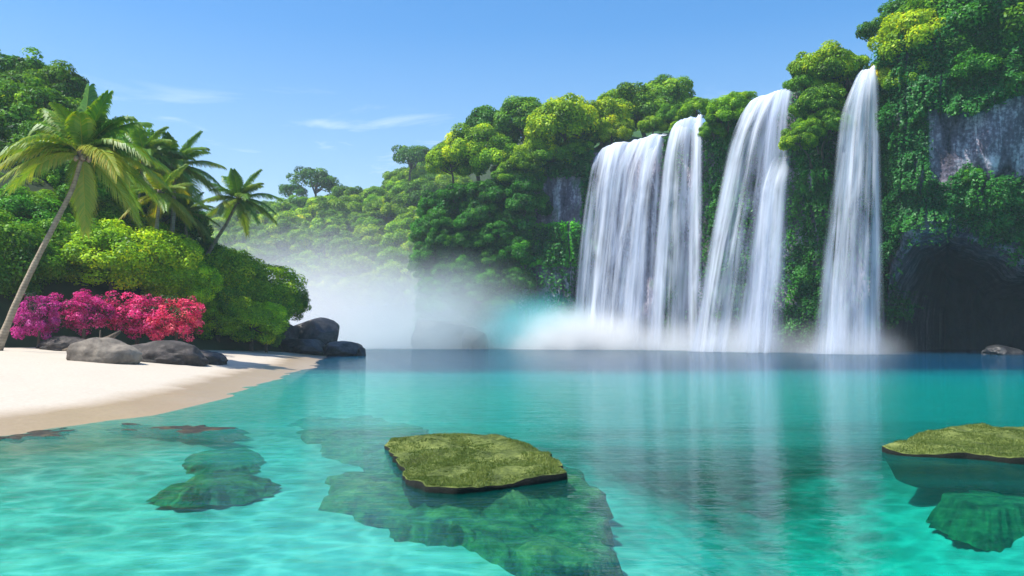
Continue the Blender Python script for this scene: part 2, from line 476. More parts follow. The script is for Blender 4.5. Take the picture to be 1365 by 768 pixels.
ss = np.interp(np.linspace(0, 1, sN), [0, .14, .86, 1], [0, seg[4] * .95, seg[20], seg[-1]])


def catmull(vals):
    vals = np.asarray(vals, float)
    out = np.empty((sN,) + vals.shape[1:])
    for i, s in enumerate(ss):
        k = min(max(np.searchsorted(seg, s) - 1, 0), len(seg) - 2)
        t = (s - seg[k]) / (seg[k + 1] - seg[k])
        p0, p1, p2, p3 = vals[max(k - 1, 0)], vals[k], vals[k + 1], vals[min(k + 2, len(vals) - 1)]
        out[i] = .5 * (2 * p1 + (p2 - p0) * t + (2 * p0 - 5 * p1 + 4 * p2 - p3) * t * t + (3 * p1 - p0 - 3 * p2 + p3) * t ** 3)
    return out


P = catmull(PL); H = catmull(HT); RI = catmull(RISE)
T = np.gradient(P, axis=0); T /= np.linalg.norm(T, axis=1)[:, None]
NV = np.stack([T[:, 1], -T[:, 0]], -1)                 # outward, towards the lagoon
PXs = 682.5 + F * P[:, 0] / P[:, 1]
front = P[:, 1] < 121
BD = np.stack([.3 * np.ones(sN), .95 * np.ones(sN)], -1)
kf = smooth(P[:, 1], 150, 117)[:, None] * 0 + (1 - smooth(P[:, 1], 117, 140))[:, None]
BD = BD * kf + np.array([1.0, .15]) * (1 - kf)
tR = 78
tt = np.linspace(0, 1, tR)
Zg = -8 + (H[None] + 8) * tt[:, None]
Pg = np.broadcast_to(P[None], (tR, sN, 2)); PX2 = np.broadcast_to(PXs[None], (tR, sN))
fr2 = np.broadcast_to(front[None], (tR, sN))
nx = fbm(Pg[..., 0] * .13, Pg[..., 1] * .13, Zg * .07, 4); nx2 = fbm(Pg[..., 0] * .45, Pg[..., 1] * .45, Zg * .16, 4)
off = 1.5 * nx + .55 * nx2
relz = Zg / H[None]
off += 1.6 * smooth(relz, .95, .2) * np.where(fr2 & (PX2 < 765), 1, 0)            # headland foot steps forward
inf = smooth(PX2, 772, 800) * smooth(PX2, 1190, 1168) * fr2
off -= inf * (1.2 + 1.3 * smooth(relz, .9, .3))
off += inf * 1.6 * smooth(np.sin((PX2 - 1060) / 1.0 * math.pi / 44), .2, .9) * ((PX2 > 1058) & (PX2 < 1106)) * smooth(relz, .1, .6)
zc = np.interp(PX2, [1165, 1185, 1215, 1260, 1300, 1340, 1370, 1420, 1600], [2, 7.5, 10.2, 11.0, 10.8, 9.6, 8.8, 7.5, 6.0]) + .6 * nx2
cv = smooth(PX2, 1166, 1186) * fr2
off -= cv * 22.0 * smooth(zc - Zg, -.2, 2.6)
off += smooth(PX2, 1178, 1215) * fr2 * (1.6 + 1.8 * smooth(relz, .25, .55))        # the wall above the cave overhangs
G = np.empty((tR, sN, 3)); G[..., :2] = Pg + NV[None] * off[..., None]; G[..., 2] = Zg + .25 * nx2
rows = [G]
for b in (1.2, 3, 6, 10, 16, 24, 36, 52):
    r = np.empty((1, sN, 3)); bb = b * (kf[:, 0] + (1 - kf[:, 0]) * .35)
    r[0, :, :2] = G[-1, :, :2] + BD * bb[:, None]
    r[0, :, 2] = H + RI * np.minimum(bb, 40) + .5 * fbm(r[0, :, 0] * .2, r[0, :, 1] * .2, 1.0, 3) * min(1, b / 4)
    rows.append(r)
GG = np.concatenate(rows)
cliff = link('cliff', mesh_from('cliff', GG.reshape(-1, 3), grid_faces(GG.shape[0], sN), M['cliff_rock']))
tag(cliff, 'dark rock cliff carrying the waterfalls, hollowed into a cave at its foot', kind='structure')
wet = np.zeros(GG.shape[:2]); wet[:tR] = np.maximum(cv * smooth(zc - Zg, .0, 1.4), inf * smooth(4.5 + 2.0 * nx2 - Zg, 0, 1.5))  # cave part is painted shade; the part at the falls' foot is wet rock
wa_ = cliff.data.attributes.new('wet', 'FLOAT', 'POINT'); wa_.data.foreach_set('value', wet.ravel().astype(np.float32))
Gn = np.cross(np.gradient(G, axis=1), np.gradient(G, axis=0))
Gn /= np.linalg.norm(Gn, axis=2)[..., None] + 1e-9


def cliff_top(x, y):
    d = np.hypot(GG[tR - 1:, :, 0] - x, GG[tR - 1:, :, 1] - y)
    return GG[tR - 1:, :, 2].ravel()[np.argmin(d)]


# ------------------------------------------------------------------ leaves
def leaf_quads(c, n, size, aspect=1.7, fold=.0):
    """diamond leaf-sized faces at centres c with normals n"""
    k = len(c)
    r = RS.normal(size=(k, 3)); r[:, 2] -= .5
    a = np.cross(n, r); a /= np.linalg.norm(a, axis=1)[:, None] + 1e-9
    b = np.cross(n, a); b /= np.linalg.norm(b, axis=1)[:, None] + 1e-9
    s = np.asarray(size)[:, None]
    V = np.stack([c - b * s * aspect * .5, c + a * s * .5 + n * s * fold, c + b * s * aspect * .5, c - a * s * .5 + n * s * fold], 1).reshape(-1, 3)
    return V, np.arange(k * 4).reshape(-1, 4)


def unit(v): return v / (np.linalg.norm(v, axis=-1, keepdims=True) + 1e-9)


def crown_mesh(name, mat, seed, rz=.8, nclump=46, per=170, leaf=.046, rc=(.22, .36), airy=0.0, low=-.35, tint_base=.45, tint_var=.3):
    global RS
    RS = np.random.RandomState(seed)
    d = unit(RS.normal(size=(nclump * 4, 3))); d = d[d[:, 2] > low][:nclump]
    rad = RS.uniform(.62 - airy * .3, .86, len(d)) * (1 + .26 * fbm(d[:, 0] * 1.7, d[:, 1] * 1.7, d[:, 2] * 1.7 + seed, 2))
    cc = d * rad[:, None] * np.array([1, 1, rz])
    cr = RS.uniform(*rc, len(d))
    ctint = RS.normal(0, tint_var * .55, len(d))
    V, S, Nn, Tn = [], [], [], []
    for c, r, ct in zip(cc, cr, ctint):
        k = int(per * (r / .3) ** 2)
        q = unit(RS.normal(size=(k, 3)) + unit(c + np.array([0, 0, .25])) * .75)
        p = c + q * (r * RS.uniform(.55, 1.08, k) ** .7)[:, None] * np.array([1.08, 1.08, .82])
        V.append(p); Nn.append(unit(q + np.array([0, 0, .55]) + RS.normal(0, .45, (k, 3))))
        S.append(leaf * RS.uniform(.6, 1.35, k)); Tn.append(tint_base + ct + RS.normal(0, tint_var * .45, k))
    c = np.concatenate(V); n = np.concatenate(Nn); s = np.concatenate(S); t = np.clip(np.concatenate(Tn), 0, 1)
    VV, FF = leaf_quads(c, n, s)
    return mesh_from(name, VV, FF, mat, False, {'tint': np.repeat(t, 4)}), cc


CROWN = {}
for i in range(5): CROWN['dense', i] = crown_mesh('crown', M['leaf'], 100 + i, rz=.8, nclump=66, per=420, rc=(.19, .34))
for i in range(3): CROWN['airy', i] = crown_mesh('crown', M['leaf'], 130 + i, rz=.6, nclump=34, per=290, rc=(.17, .27), airy=.5, low=-.1)
for i in range(4): CROWN['bush', i] = crown_mesh('foliage', M['leaf'], 150 + i, rz=.75, nclump=120, per=400, leaf=.033, rc=(.18, .28), low=-.8, tint_base=.55, tint_var=.25)
for i in range(3): CROWN['pink', i] = crown_mesh('blossoms', M['pink'], 170 + i, rz=.85, nclump=120, per=230, leaf=.042, rc=(.10, .24), airy=1.0, low=-.95, tint_base=.42, tint_var=.60)


def trunk_mesh(vec, r0, limbs, R):
    """tapered trunk from the origin along vec, then limbs to some clump centres of a crown of radius R round vec's end"""
    b = Bag(); vec = np.asarray(vec, float); L = np.linalg.norm(vec)
    t = np.linspace(0, 1, 7)[:, None]
    side = np.array([random.uniform(-1, 1), random.uniform(-1, 1), 0]) * .06 * L
    pts = vec * t + side * np.sin(t * math.pi)
    b.add(*tube(pts, r0 * (1.35 - .85 * t[:, 0]), 7))
    for c in limbs:
        e = vec + np.asarray(c) * R * .92; s = vec * random.uniform(.7, .95)
        mid = (s + e) / 2 + np.array([0, 0, -.08 * R])
        q = np.array([s, (s * .6 + mid * .4), mid, mid * .4 + e * .6, e])
        b.add(*tube(q, r0 * np.array([.5, .42, .3, .2, .07]), 5))
    return b


SERIAL = {}


def tree(name, center, R, kind, label, cat, group=None, color=(1, 1, 1), anchor=None, sz=1.0, parts=('trunk', 'crown')):
    """an Empty where it is rooted, a trunk with limbs, and a leafy crown of radius R round center"""
    center = np.asarray(center, float)
    if anchor is None: anchor = center - np.array([0, 0, R * 1.3])
    root = empty(name, anchor)
    n = {'dense': 5, 'airy': 3, 'bush': 4, 'pink': 3}[kind]
    SERIAL[kind] = SERIAL.get(kind, 0) + 1
    me, cc = CROWN[kind, SERIAL[kind] % n]
    v = center - np.asarray(anchor, float)
    lim = cc[::max(1, len(cc) // (9 if kind == 'airy' else 6))] * np.array([1, 1, sz])
    tb = trunk_mesh(v, max(.06, R * .055), lim, R).mesh(parts[0], M['bark'])
    link(parts[0], tb, root)
    cr = link(parts[1], me, root, v)
    cr.scale = (R, R, R * sz); cr.rotation_euler = (random.uniform(-.12, .12), random.uniform(-.12, .12), random.uniform(0, 6.28))
    cr.color = (*color, 1)
    tag(root, label, cat, group)
    return root


def jit(c, a=.18):
    k = random.uniform(1 - a, 1 + a)
    return (c[0] * k * random.uniform(.9, 1.1), c[1] * k, c[2] * k * random.uniform(.8, 1.2))


BRIGHT, MID, DARK, YEL = (2.4, 1.7, .7), (1.6, 1.4, .9), (.85, .95, .85), (3.5, 2.0, .5)  # crown tints: leaf tone, with sun and shadow painted in on some crowns
HAZY = (.9, 1.0, 1.1)

# -- far hill across the bay
def scatter_ok(pts, c, dmin):
    return all((p[0] - c[0]) ** 2 + (p[1] - c[1]) ** 2 > dmin ** 2 for p in pts)


pts = []
tries = 0
while len(pts) < 105 and tries < 9000:
    tries += 1
    y = random.uniform(176, 262); px = random.uniform(268, 610); x = (px - 682.5) / F * y
    if scatter_ok(pts, (x, y), 6.3): pts.append((x, y))
for x, y in sorted(pts, key=lambda p: -p[1]):
    z = float(far_h(x, y)); R = random.uniform(4.0, 6.0)
    light = random.random() < .4
    tree('tree', (x, y, z + R * .75), R, 'dense',
         'pale green round tree in the hazy forest across the bay' if light else 'dull green round tree in the hazy forest across the bay', 'tree',
         'pale trees on the hazy far hill' if light else 'dull green trees on the hazy far hill', jit(BRIGHT if light else MID), (x, y, z - .3))
for px, py, yy, R, lab in [(420, 246, 256, 8.0, 'tall wide tree standing out on the hazy skyline right of the lone palm'),
                           (549, 213, 236, 7.0, 'dark airy tree on the skyline where the far hill meets the headland'),
                           (390, 258, 250, 5.0, 'small airy tree on the hazy skyline beside the tall wide one')]:
    c = at(px, py, yy)
    tree('tree', c, R, 'airy', lab, 'tree', None, jit(DARK), (c[0], c[1], float(far_h(c[0], c[1])) - .5))

# -- ridge behind the headland
pts = []; tries = 0
while len(pts) < 62 and tries < 9000:
    tries += 1
    y = random.uniform(140, 200); px = random.uniform(590, 950); x = (px - 682.5) / F * y
    if back_h(x, y) > 12 and scatter_ok(pts, (x, y), 6.0): pts.append((x, y))
for x, y in pts:
    z = float(back_h(x, y)); R = random.uniform(3.6, 5.2)
    light = random.random() < .35
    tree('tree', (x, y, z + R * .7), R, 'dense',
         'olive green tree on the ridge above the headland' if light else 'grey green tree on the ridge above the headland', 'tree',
         'olive trees on the ridge' if light else 'grey green trees on the ridge', jit((1.4, 1.2, .9) if light else (.5, .72, 1.0)), (x, y, z - .3))  # bluish tint paints distance haze into the grey green crowns


# -- headland: crowned with bright trees, shrubs down its wall
def hx(px, py, Y, R, color, lab, kind='dense', sz=1.0, grp=None, name='tree'):
    c = at(px, py, Y)
    k = np.argmin(np.hypot(GG[..., 0] - c[0], GG[..., 1] - c[1]) + .6 * np.abs(GG[..., 2] - (c[2] - R)))
    a = GG.reshape(-1, 3)[k]
    return tree(name, c, R, kind, lab, 'tree' if name == 'tree' else 'shrub', grp, color, a, sz)


hx(752, 172, 111.5, 4.6, jit(YEL, .05), 'bright yellow green tree at the corner above the grey rock face', sz=1.05)
hx(722, 200, 112, 2.8, jit(YEL, .05), 'small yellow green tree hanging left of the grey rock face')
hx(800, 165, 113, 3.4, jit(YEL, .1), 'yellow green tree directly behind the left lip of the falls')
hx(845, 150, 124, 4.6, jit(BRIGHT), 'lush mid green tree above the lip of the broad waterfall')
hx(885, 140, 128, 4.6, jit(MID), 'dark topped tree on the skyline above the second waterfall')
hx(815, 178, 111.5, 2.4, jit(YEL), 'low yellow shrubby tree touching the top of the broad waterfall')
hx(632, 202, 117, 4.0, jit(YEL, .08), 'golden topped round tree on the left shoulder of the headland', sz=1.05)
hx(600, 218, 119, 3.2, jit(BRIGHT), 'green round tree at the left edge of the headland')
hx(668, 214, 116, 3.4, jit(BRIGHT), 'green tree between the golden round tree and the rock face')
hx(692, 235, 114, 3.2, jit(MID), 'dark green tree filling the hollow left of the rock face')
hx(700, 165, 124, 4.4, jit(MID), 'grey green tree rising behind the yellow corner tree')
hx(655, 180, 128, 4.4, jit(DARK), 'dark round tree behind the golden round tree')

tc = [(G[:, :, 0], G[:, :, 1])]
spx = 682.5 + F * G[..., 0] / G[..., 1]; spy = HOR - F * (G[..., 2] - CZ) / G[..., 1]
vis = np.broadcast_to((P[:, 1] < 124)[None], spx.shape)


def in_rock(px, py):
    a = smooth(px, 706, 714) * smooth(px, 782, 774) * smooth(py, 226, 240) * smooth(py, 312, 300)
    yb = np.interp(px, [1236, 1262, 1290, 1320, 1365, 1420], [248, 244, 218, 232, 240, 235])
    yt = np.interp(px, [1236, 1262, 1300, 1365, 1420], [140, 150, 152, 124, 118])
    b = smooth(px, 1236, 1242) * smooth(px, 1440, 1410) * smooth(py, yt - 3, yt + 5) * smooth(py, yb + 4, yb - 4)
    return np.maximum(a, b)


cand = np.argwhere(vis & (spx > 574) & (spx < 790) & (spy > 195) & (spy < 420))
random.shuffle(cand := cand.tolist())
chosen = []
for i, j in cand:
    if len(chosen) >= 62: break
    p = G[i, j]; X_, Y_ = spx[i, j], spy[i, j]
    if in_rock(X_, Y_) > .2 or (X_ > 690 and Y_ > 290) or (X_ > 775): continue
    if all(np.linalg.norm(p - q) > 2.3 for q in chosen): chosen.append(p); 
    else: continue
    R = random.uniform(1.7, 2.7); n = Gn[i, j].copy()
    if n[1] > 0: n = -n
    n[2] = 0
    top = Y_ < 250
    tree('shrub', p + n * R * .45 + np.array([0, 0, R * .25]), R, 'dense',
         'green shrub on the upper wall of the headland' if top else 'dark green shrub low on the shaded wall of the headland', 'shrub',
         'shrubs on the upper headland wall' if top else 'shrubs low on the headland wall', jit(BRIGHT if (top and random.random() < .5) else MID if top else (.5, .95, .8)), p - n * .2, .95)  # low shrubs get a darker tint that paints in the wall's shade

# -- clumps along the falls and trees on the right-hand cliff
hx(970, 152, 97.5, 2.3, jit(BRIGHT), 'green shrub on the rim between the second and third waterfalls', name='shrub')
hx(990, 140, 96.5, 1.8, jit(MID), 'small shrub touching the left edge of the third waterfall', name='shrub')
hx(950, 178, 99, 1.5, jit(MID), 'drooping shrub beside the right edge of the second waterfall', name='shrub')
hx(872, 168, 109, 1.7, jit(BRIGHT), 'small bright shrub behind the right end of the broad lip', name='shrub')
hx(898, 158, 109, 2.0, jit(MID), 'low shrub on the rim just behind the second waterfall', name='shrub')
hx(928, 147, 105, 1.8, jit(BRIGHT), 'bright low shrub behind the right corner of the second waterfall', name='shrub')
hx(905, 172, 104, 1.0, jit(BRIGHT), 'tiny grassy shrub wedged between the first two lips', name='shrub')
hx(1100, 96, 88.5, 3.0, jit(BRIGHT), 'round topped tree on the rim between the third and last waterfalls')
hx(1078, 112, 89, 2.0, jit(MID), 'lower left companion of the round topped rim tree')
hx(1128, 92, 88, 2.0, jit(BRIGHT), 'bright tree on the rim just left of the last waterfall')
hx(1092, 140, 87.5, 2.4, jit(MID), 'hanging green thicket below the round topped rim tree', name='shrub')
hx(1108, 170, 86.5, 2.1, jit(MID), 'dark thicket halfway between the third and last waterfalls', name='shrub')
hx(1080, 175, 87, 1.6, jit(MID), 'narrow thicket hugging the right edge of the third waterfall', name='shrub')
hx(1063, 190, 87, 1.7, jit(BRIGHT), 'small bright shrub on the ledge in the third waterfall', name='shrub')
hx(1178, 48, 90, 3.0, jit(DARK), 'airy dark tree leaning into the sky above the last waterfall', 'airy')
hx(1205, 20, 90, 3.2, jit(DARK), 'airy tree at the top edge behind the yellow cliff tree', 'airy')
hx(1190, 100, 85.5, 2.0, jit(YEL), 'yellow green shrub at the right edge of the last lip', name='shrub')
hx(1225, 62, 84.5, 3.8, jit(YEL, .1), 'sunlit yellow green tree on the cliff top right of the falls')  # yellow tint paints sunlight onto this crown
hx(1222, 110, 83.5, 2.6, jit(BRIGHT), 'sunlit hanging tree below the yellow cliff tree')
hx(1262, 20, 86, 4.2, jit(MID), 'tall green tree behind the sunlit yellow cliff tree')
hx(1268, 75, 82.5, 3.2, jit((.8, 1.0, .8)), 'dark green tree above the left end of the grey rock wall')
hx(1312, 35, 82, 4.4, jit((.5, .85, .7)), 'big dark green tree above the middle of the grey rock wall')  # dark tints on the right-hand crowns paint in their shadow
hx(1318, 92, 80, 2.8, jit((.5, .9, .7)), 'drooping tree overhanging the middle of the grey rock wall')
hx(1365, 50, 80, 4.6, jit((.45, .8, .7)), 'very dark tree cut by the right edge of the picture')
hx(1362, 105, 79, 2.4, jit((.4, .75, .7)), 'dark drooping tree overhanging the right end of the rock wall')
hx(1340, -20, 86, 5.0, jit(DARK), 'dark tree cut by the top edge near the right corner')
hx(1285, -28, 88, 4.6, jit(DARK), 'dark tree cut by the top edge above the rock wall')
hx(1430, 20, 78, 5.0, jit(DARK), 'tree on the cliff top beyond the right edge')
hx(1292, 240, 80.2, 1.2, jit((.8, 1.3, .7)), 'bright pointed shrub growing on the lower edge of the grey rock wall', name='shrub')


# ------------------------------------------------------------------ ivy over the cliff
def scatter(n, mask, size, push, seed, clump=.5):
    r = np.random.RandomState(seed)
    w = mask * np.linalg.norm(np.cross(np.gradient(G, axis=1), np.gradient(G, axis=0)), axis=2); w = w.ravel() / w.sum()
    k = r.choice(w.size, n, p=w); i, j = np.divmod(k, sN)
    fi = np.clip(i + r.uniform(-.5, .5, n), 0, tR - 1.001); fj = np.clip(j + r.uniform(-.5, .5, n), 0, sN - 1.001)
    a, b = fi.astype(int), fj.astype(int); u, v = (fi - a)[:, None], (fj - b)[:, None]
    p = (G[a, b] * (1 - u) + G[a + 1, b] * u) * (1 - v) + (G[a, b + 1] * (1 - u) + G[a + 1, b + 1] * u) * v
    nn = Gn[a, b].copy()
    fl = np.where((nn * np.concatenate([NV[b], np.zeros((n, 1))], 1)).sum(1) < 0, -1, 1)[:, None]; nn *= fl
    lump = fbm(p[:, 0] * clump, p[:, 1] * clump, p[:, 2] * clump, 3)
    p = p + nn * (push * (.35 + .9 * np.clip(lump + .35, 0, 1.5)) * r.uniform(.25, 1.1, n))[:, None]
    q = unit(nn * .8 + np.array([0, 0, .7]) + r.normal(0, .45, (n, 3)))
    t = np.clip(.45 + .30 * lump + r.normal(0, .16, n), 0, 1)
    return p, q, size * r.uniform(.6, 1.4, n), t


near = (spx > 770) & vis
fallz = smooth(spx, 772, 790) * smooth(spx, 1184, 1168)
cave_y = HOR - F * (zc - .6 - CZ) / G[..., 1]
patchy = smooth(fbm(G[..., 0] * .35, G[..., 1] * .35, G[..., 2] * .16, 3), -.2, .35)
colw = np.exp(-((spx - 968) / 22) ** 2) + np.exp(-((spx - 1085) / 34) ** 2) + np.exp(-((spx - 895) / 10) ** 2) * .7
m_right = near * (1 - cv * smooth(zc - Zg, -1.0, -.2)) * smooth(spx, 1150, 1178) * (1 - in_rock(spx, spy)) * smooth(cave_y - spy, -6, 6) * (spx < 1700)
m_falls = near * fallz * np.clip(colw, 0, 1) * smooth(spy, 490, 380) * (.35 + .65 * patchy)
p, q, s, t = scatter(240000, m_right.astype(float), .16, 1.2, 5)
V_, F_ = leaf_quads(p, q, s); iv = link('ivy', mesh_from('ivy', V_, F_, M['ivy'], False, {'tint': np.repeat(t, 4)}))
tag(iv, 'green creepers carpeting the cliff wall above the cave', 'creepers', kind='stuff')
p, q, s, t = scatter(48000, m_falls.astype(float), .19, .9, 6)
V_, F_ = leaf_quads(p, q, s); iv = link('ivy', mesh_from('ivy', V_, F_, M['ivy'], False, {'tint': np.repeat(t, 4)}))
iv.color = (1.2, 1.15, .8, 1)
tag(iv, 'mossy creepers on the rock ribs between the waterfalls', 'creepers', kind='stuff')
m_head = vis * (spx < 792) * (spx > 560) * (1 - in_rock(spx, spy)) * smooth(spy, 460, 400) * smooth(spx, 560, 570)
m_head = m_head * (1 - .9 * (spx > 690) * (spy > 350))
p, q, s, t = scatter(80000, m_head.astype(float), .25, 1.3, 8)
V_, F_ = leaf_quads(p, q, s); iv = link('ivy', mesh_from('ivy', V_, F_, M['ivy'], False, {'tint': np.repeat(t, 4)}))
tag(iv, 'dark creepers covering the headland wall between its shrubs', 'creepers', kind='stuff')
m_moss = vis * smooth(spx, 684, 700) * smooth(spx, 784, 772) * smooth(spy, 298, 310) * smooth(spy, 356, 344)
p, q, s, t = scatter(40000, m_moss.astype(float), .22, .8, 9)
V_, F_ = leaf_quads(p, q, s); iv = link('moss', mesh_from('moss', V_, F_, M['ivy'], False, {'tint': np.repeat(np.clip(t * .6 + .45, 0, 1), 4)}))
iv.color = (2.2, 2.4, .7, 1)
tag(iv, 'bright green moss cushion below the grey rock face', 'moss', kind='stuff')


# ------------------------------------------------------------------ waterfalls
def fall_sheet(lip, base, Wm, fold, mat, seed, nu=46, nv=110, fwd=0.0, top=False, up=1.2, edge=.16, bow=None):
    """a falling sheet: lip = [(px, py, Y) left, right], base = [(px, Y) left, right]"""
    u = np.linspace(0, 1, nu); v = np.linspace(-.10, 1, nv)
    L0, L1 = at(*lip[0]), at(*lip[1])
    B0 = np.array([(base[0][0] - 682.5) / F * base[0][1], base[0][1], -.3]); B1 = np.array([(base[1][0] - 682.5) / F * base[1][1], base[1][1], -.3])
    L = L0 + (L1 - L0) * u[:, None]; B = B0 + (B1 - B0) * u[:, None]
    wob = .18 * fbm(u * 5, seed, 0, 3); L[:, 2] += wob - .9 * min(1, Wm / 7) ** 2 * np.maximum(np.abs(u * 2 - 1) - .72, 0) ** 2 / .0784
    out = B - L; out[:, 2] = 0
    hd = unit(out)
    V = np.empty((nv, nu, 3)); drop = np.empty((nv, nu)); edg = np.empty((nv, nu)); uv = np.empty((nv, nu, 2))
    for k, q in enumerate(v):
        if q < 0:
            pt = L - hd * (-q * 10 * up) + np.array([0, 0, .10 * (-q * 10)])
        else:
            g = q ** .52 * .8 + q * .2
            pt = L * 1.0; pt[:, :2] = L[:, :2] + out[:, :2] * g; pt[:, 2] = L[:, 2] + (B[:, 2] - L[:, 2]) * q
        f = fbm(u * Wm * .55, np.full(nu, seed * 1.7), np.full(nu, max(q, 0) * 1.3), 3)
        amp = fold * smooth(q, -.02, .18)
        pt = pt + hd * (amp * f + fwd * smooth(q, .0, .2))[:, None]
        V[k] = pt; drop[k] = .55 * smooth(q, .16, -.02); uv[k, :, 0] = u * Wm + seed * 13.7; uv[k, :, 1] = max(q, -.1) * 26
        e = smooth(u, 0, edge) * smooth(u, 1, 1 - edge)
        edg[k] = e ** .7 * (smooth(q, -.02, .14) if top else smooth(q, -.1, -.06))
    return mesh_from('stream', V.reshape(-1, 3), grid_faces(nv, nu), mat, True, {'drop': drop.ravel(), 'edge': edg.ravel()}, uv.reshape(-1, 2))


def waterfall(label, sheets):
    l = at(*sheets[0][0][0])
    root = empty('waterfall', l)
    tag(root, label, 'waterfall')
    for k, (lip, base, W, fold, mat, fwd, edge) in enumerate(sheets):
        o = link('stream', fall_sheet(lip, base, W, fold, M[mat], 3.1 * k + lip[0][0] * .01, fwd=fwd, edge=edge, top=abs(lip[0][1] - 212) < 1), root)
        o.matrix_parent_inverse.identity(); o.location = -Vector(root.location)
    return root


waterfall('broad leftmost waterfall falling in several white strands', [
    ([(794, 200, 107.6), (886, 177, 103.6)], [(760, 103.6), (876, 99.0)], 9.0, .5, 'fall_veil', 0, .06),
    ([(800, 197, 107.2), (838, 188, 105.4)], [(768, 103.0), (806, 101.6)], 4.0, .5, 'fall_strand', .3, .3),
    ([(838, 188, 105.4), (880, 178, 103.8)], [(795, 101.6), (846, 99.8)], 4.2, .6, 'fall_strand', .7, .3),
    ([(868, 182, 104.6), (886, 177, 103.6)], [(826, 101.0), (856, 99.5)], 1.8, .3, 'fall_strand', .4, .35)])
waterfall('second waterfall, thinner, with a separate slim right strand', [
    ([(896, 166, 102.6), (938, 152, 99.6)], [(858, 98.8), (936, 96.0)], 5.0, .4, 'fall_veil', 0, .1),
    ([(898, 166, 102.4), (922, 158, 100.9)], [(862, 98.2), (904, 96.8)], 3.0, .4, 'fall_strand', .4, .3),
    ([(922, 157, 100.8), (937, 152, 99.8)], [(916, 96.4), (936, 95.4)], 1.6, .3, 'fall_strand', .3, .32)])
waterfall('third waterfall, leaning left with a lower branch on its right', [
    ([(1000, 134, 95.6), (1060, 112, 92.0)], [(912, 91.4), (1034, 87.4)], 7.0, .5, 'fall_veil', 0, .12),
    ([(1006, 132, 95.2), (1044, 118, 93.0)], [(922, 90.8), (978, 88.6)], 4.0, .6, 'fall_strand', .5, .25),
    ([(1034, 122, 93.4), (1060, 112, 91.8)], [(1000, 88.6), (1046, 87.0)], 3.0, .4, 'fall_veil', .3, .25),
    ([(1028, 212, 89.6), (1058, 203, 88.4)], [(994, 87.0), (1042, 85.6)], 3.0, .4, 'fall_strand', .6, .28)])
waterfall('tall rightmost waterfall, narrow at its lip and fanning out downwards', [
    ([(1143, 97, 86.6), (1170, 88, 85.4)], [(1078, 83.2), (1182, 80.6)], 6.0, .5, 'fall_veil', 0, .14),
    ([(1146, 95, 86.3), (1169, 88, 85.3)], [(1090, 82.4), (1176, 80.2)], 5.0, .7, 'fall_strand', .5, .2),
    ([(1148, 95, 86.2), (1160, 91, 85.7)], [(1092, 82.0), (1130, 81.2)], 2.6, .4, 'fall_strand', .8, .3)])

# ------------------------------------------------------------------ rocks
def icos(sub):
    import bmesh
    bm = bmesh.new(); bmesh.ops.create_icosphere(bm, subdivisions=sub, radius=1)
    V = np.array([v.co[:] for v in bm.verts]); Fc = np.array([[v.index for v in f.verts] for f in bm.faces]); bm.free()
    return V, Fc


ICO = icos(5)


def boulder(name, center, size, seed, mat, label, cat='rock', rough=.22, facet=.0, rot=0.0, tilt=0.0, group=None):
    V, Fc = ICO[0].copy(), ICO[1]
    d = 1 + rough * fbm(V[:, 0] * 1.1 + seed, V[:, 1] * 1.1, V[:, 2] * 1.1, 2) + rough * .25 * fbm(V[:, 0] * 4 + seed, V[:, 1] * 4, V[:, 2] * 4, 3)
    V = V * d[:, None]
    if facet:
        r = np.random.RandomState(int(seed * 10))
        for _ in range(9):
            n = unit(r.normal(size=3)); h = r.uniform(.62, .85) + (1 - facet) * .3
            e = V @ n - h
            V = V - np.where(e > 0, e * .88, 0)[:, None] * n
    V = V * np.asarray(size)
    c, s = math.cos(rot), math.sin(rot); ct, st = math.cos(tilt), math.sin(tilt)
    V = V @ np.array([[ct, 0, -st], [0, 1, 0], [st, 0, ct]])
    V = V @ np.array([[c, s, 0], [-s, c, 0], [0, 0, 1]])
    o = link(name, mesh_from(name, V, Fc, M[mat], True), None, [float(v) for v in center])
    return tag(o, label, cat, group)


def gpos(px, py, z=.5, it=8):
    """where the line of sight through a ground point meets the ground"""
    Y = 40.0
    for Y in np.arange(14, 120, .05):
        x = (px - 682.5) / F * Y
        if CZ + (HOR - py) / F * Y <= float(GH(x, Y)): break
    return x, Y, float(GH(x, Y))


def GH(x, y): return max(ground_h(x, y), -.05)


def on_sand(px, py, w_px, h_px, dep, seed, mat, label, **k):
    x, y, z = gpos(px, py)
    s = y / F
    return boulder('boulder', (x, y + dep * .5, z + h_px * s * .22), (w_px * s * .54, dep, h_px * s * .80), seed, mat, label, **k)


on_sand(131, 483, 88, 33, 1.1, 1.3, 'boulder_grey', 'smooth grey rounded boulder on the white sand below the flowers', rough=.14, tilt=.08)
on_sand(213, 484, 96, 27, 1.2, 4.6, 'boulder_dark', 'long dark brown boulder lying right of the smooth grey one', rough=.2, tilt=.10)
on_sand(262, 484, 72, 19, 1.0, 7.9, 'boulder_dark', 'low dark boulder tapering to the right end of the row', rough=.2, tilt=.12)
on_sand(84, 468, 70, 18, 1.0, 9.4, 'boulder_dark', 'low dark stone in the shade left of the smooth grey boulder', rough=.3)
on_sand(200, 462, 60, 18, 1.0, 11.4, 'boulder_dark', 'dark stone wedged under the pink flowers', rough=.3)
x, y, z = gpos(118, 470)
lg = Bag(); s = y / F
lg.add(*tube(np.array([[-1.7, 0, .05], [-.9, .1, .22], [0, 0, .42], [.9, -.1, .75], [1.5, -.1, 1.15]]), [.12, .2, .22, .17, .07], 9))
lg.add(*tube(np.array([[.2, 0, .45], [.5, -.3, .75], [.6, -.5, 1.2]]), [.1, .07, .03], 7))
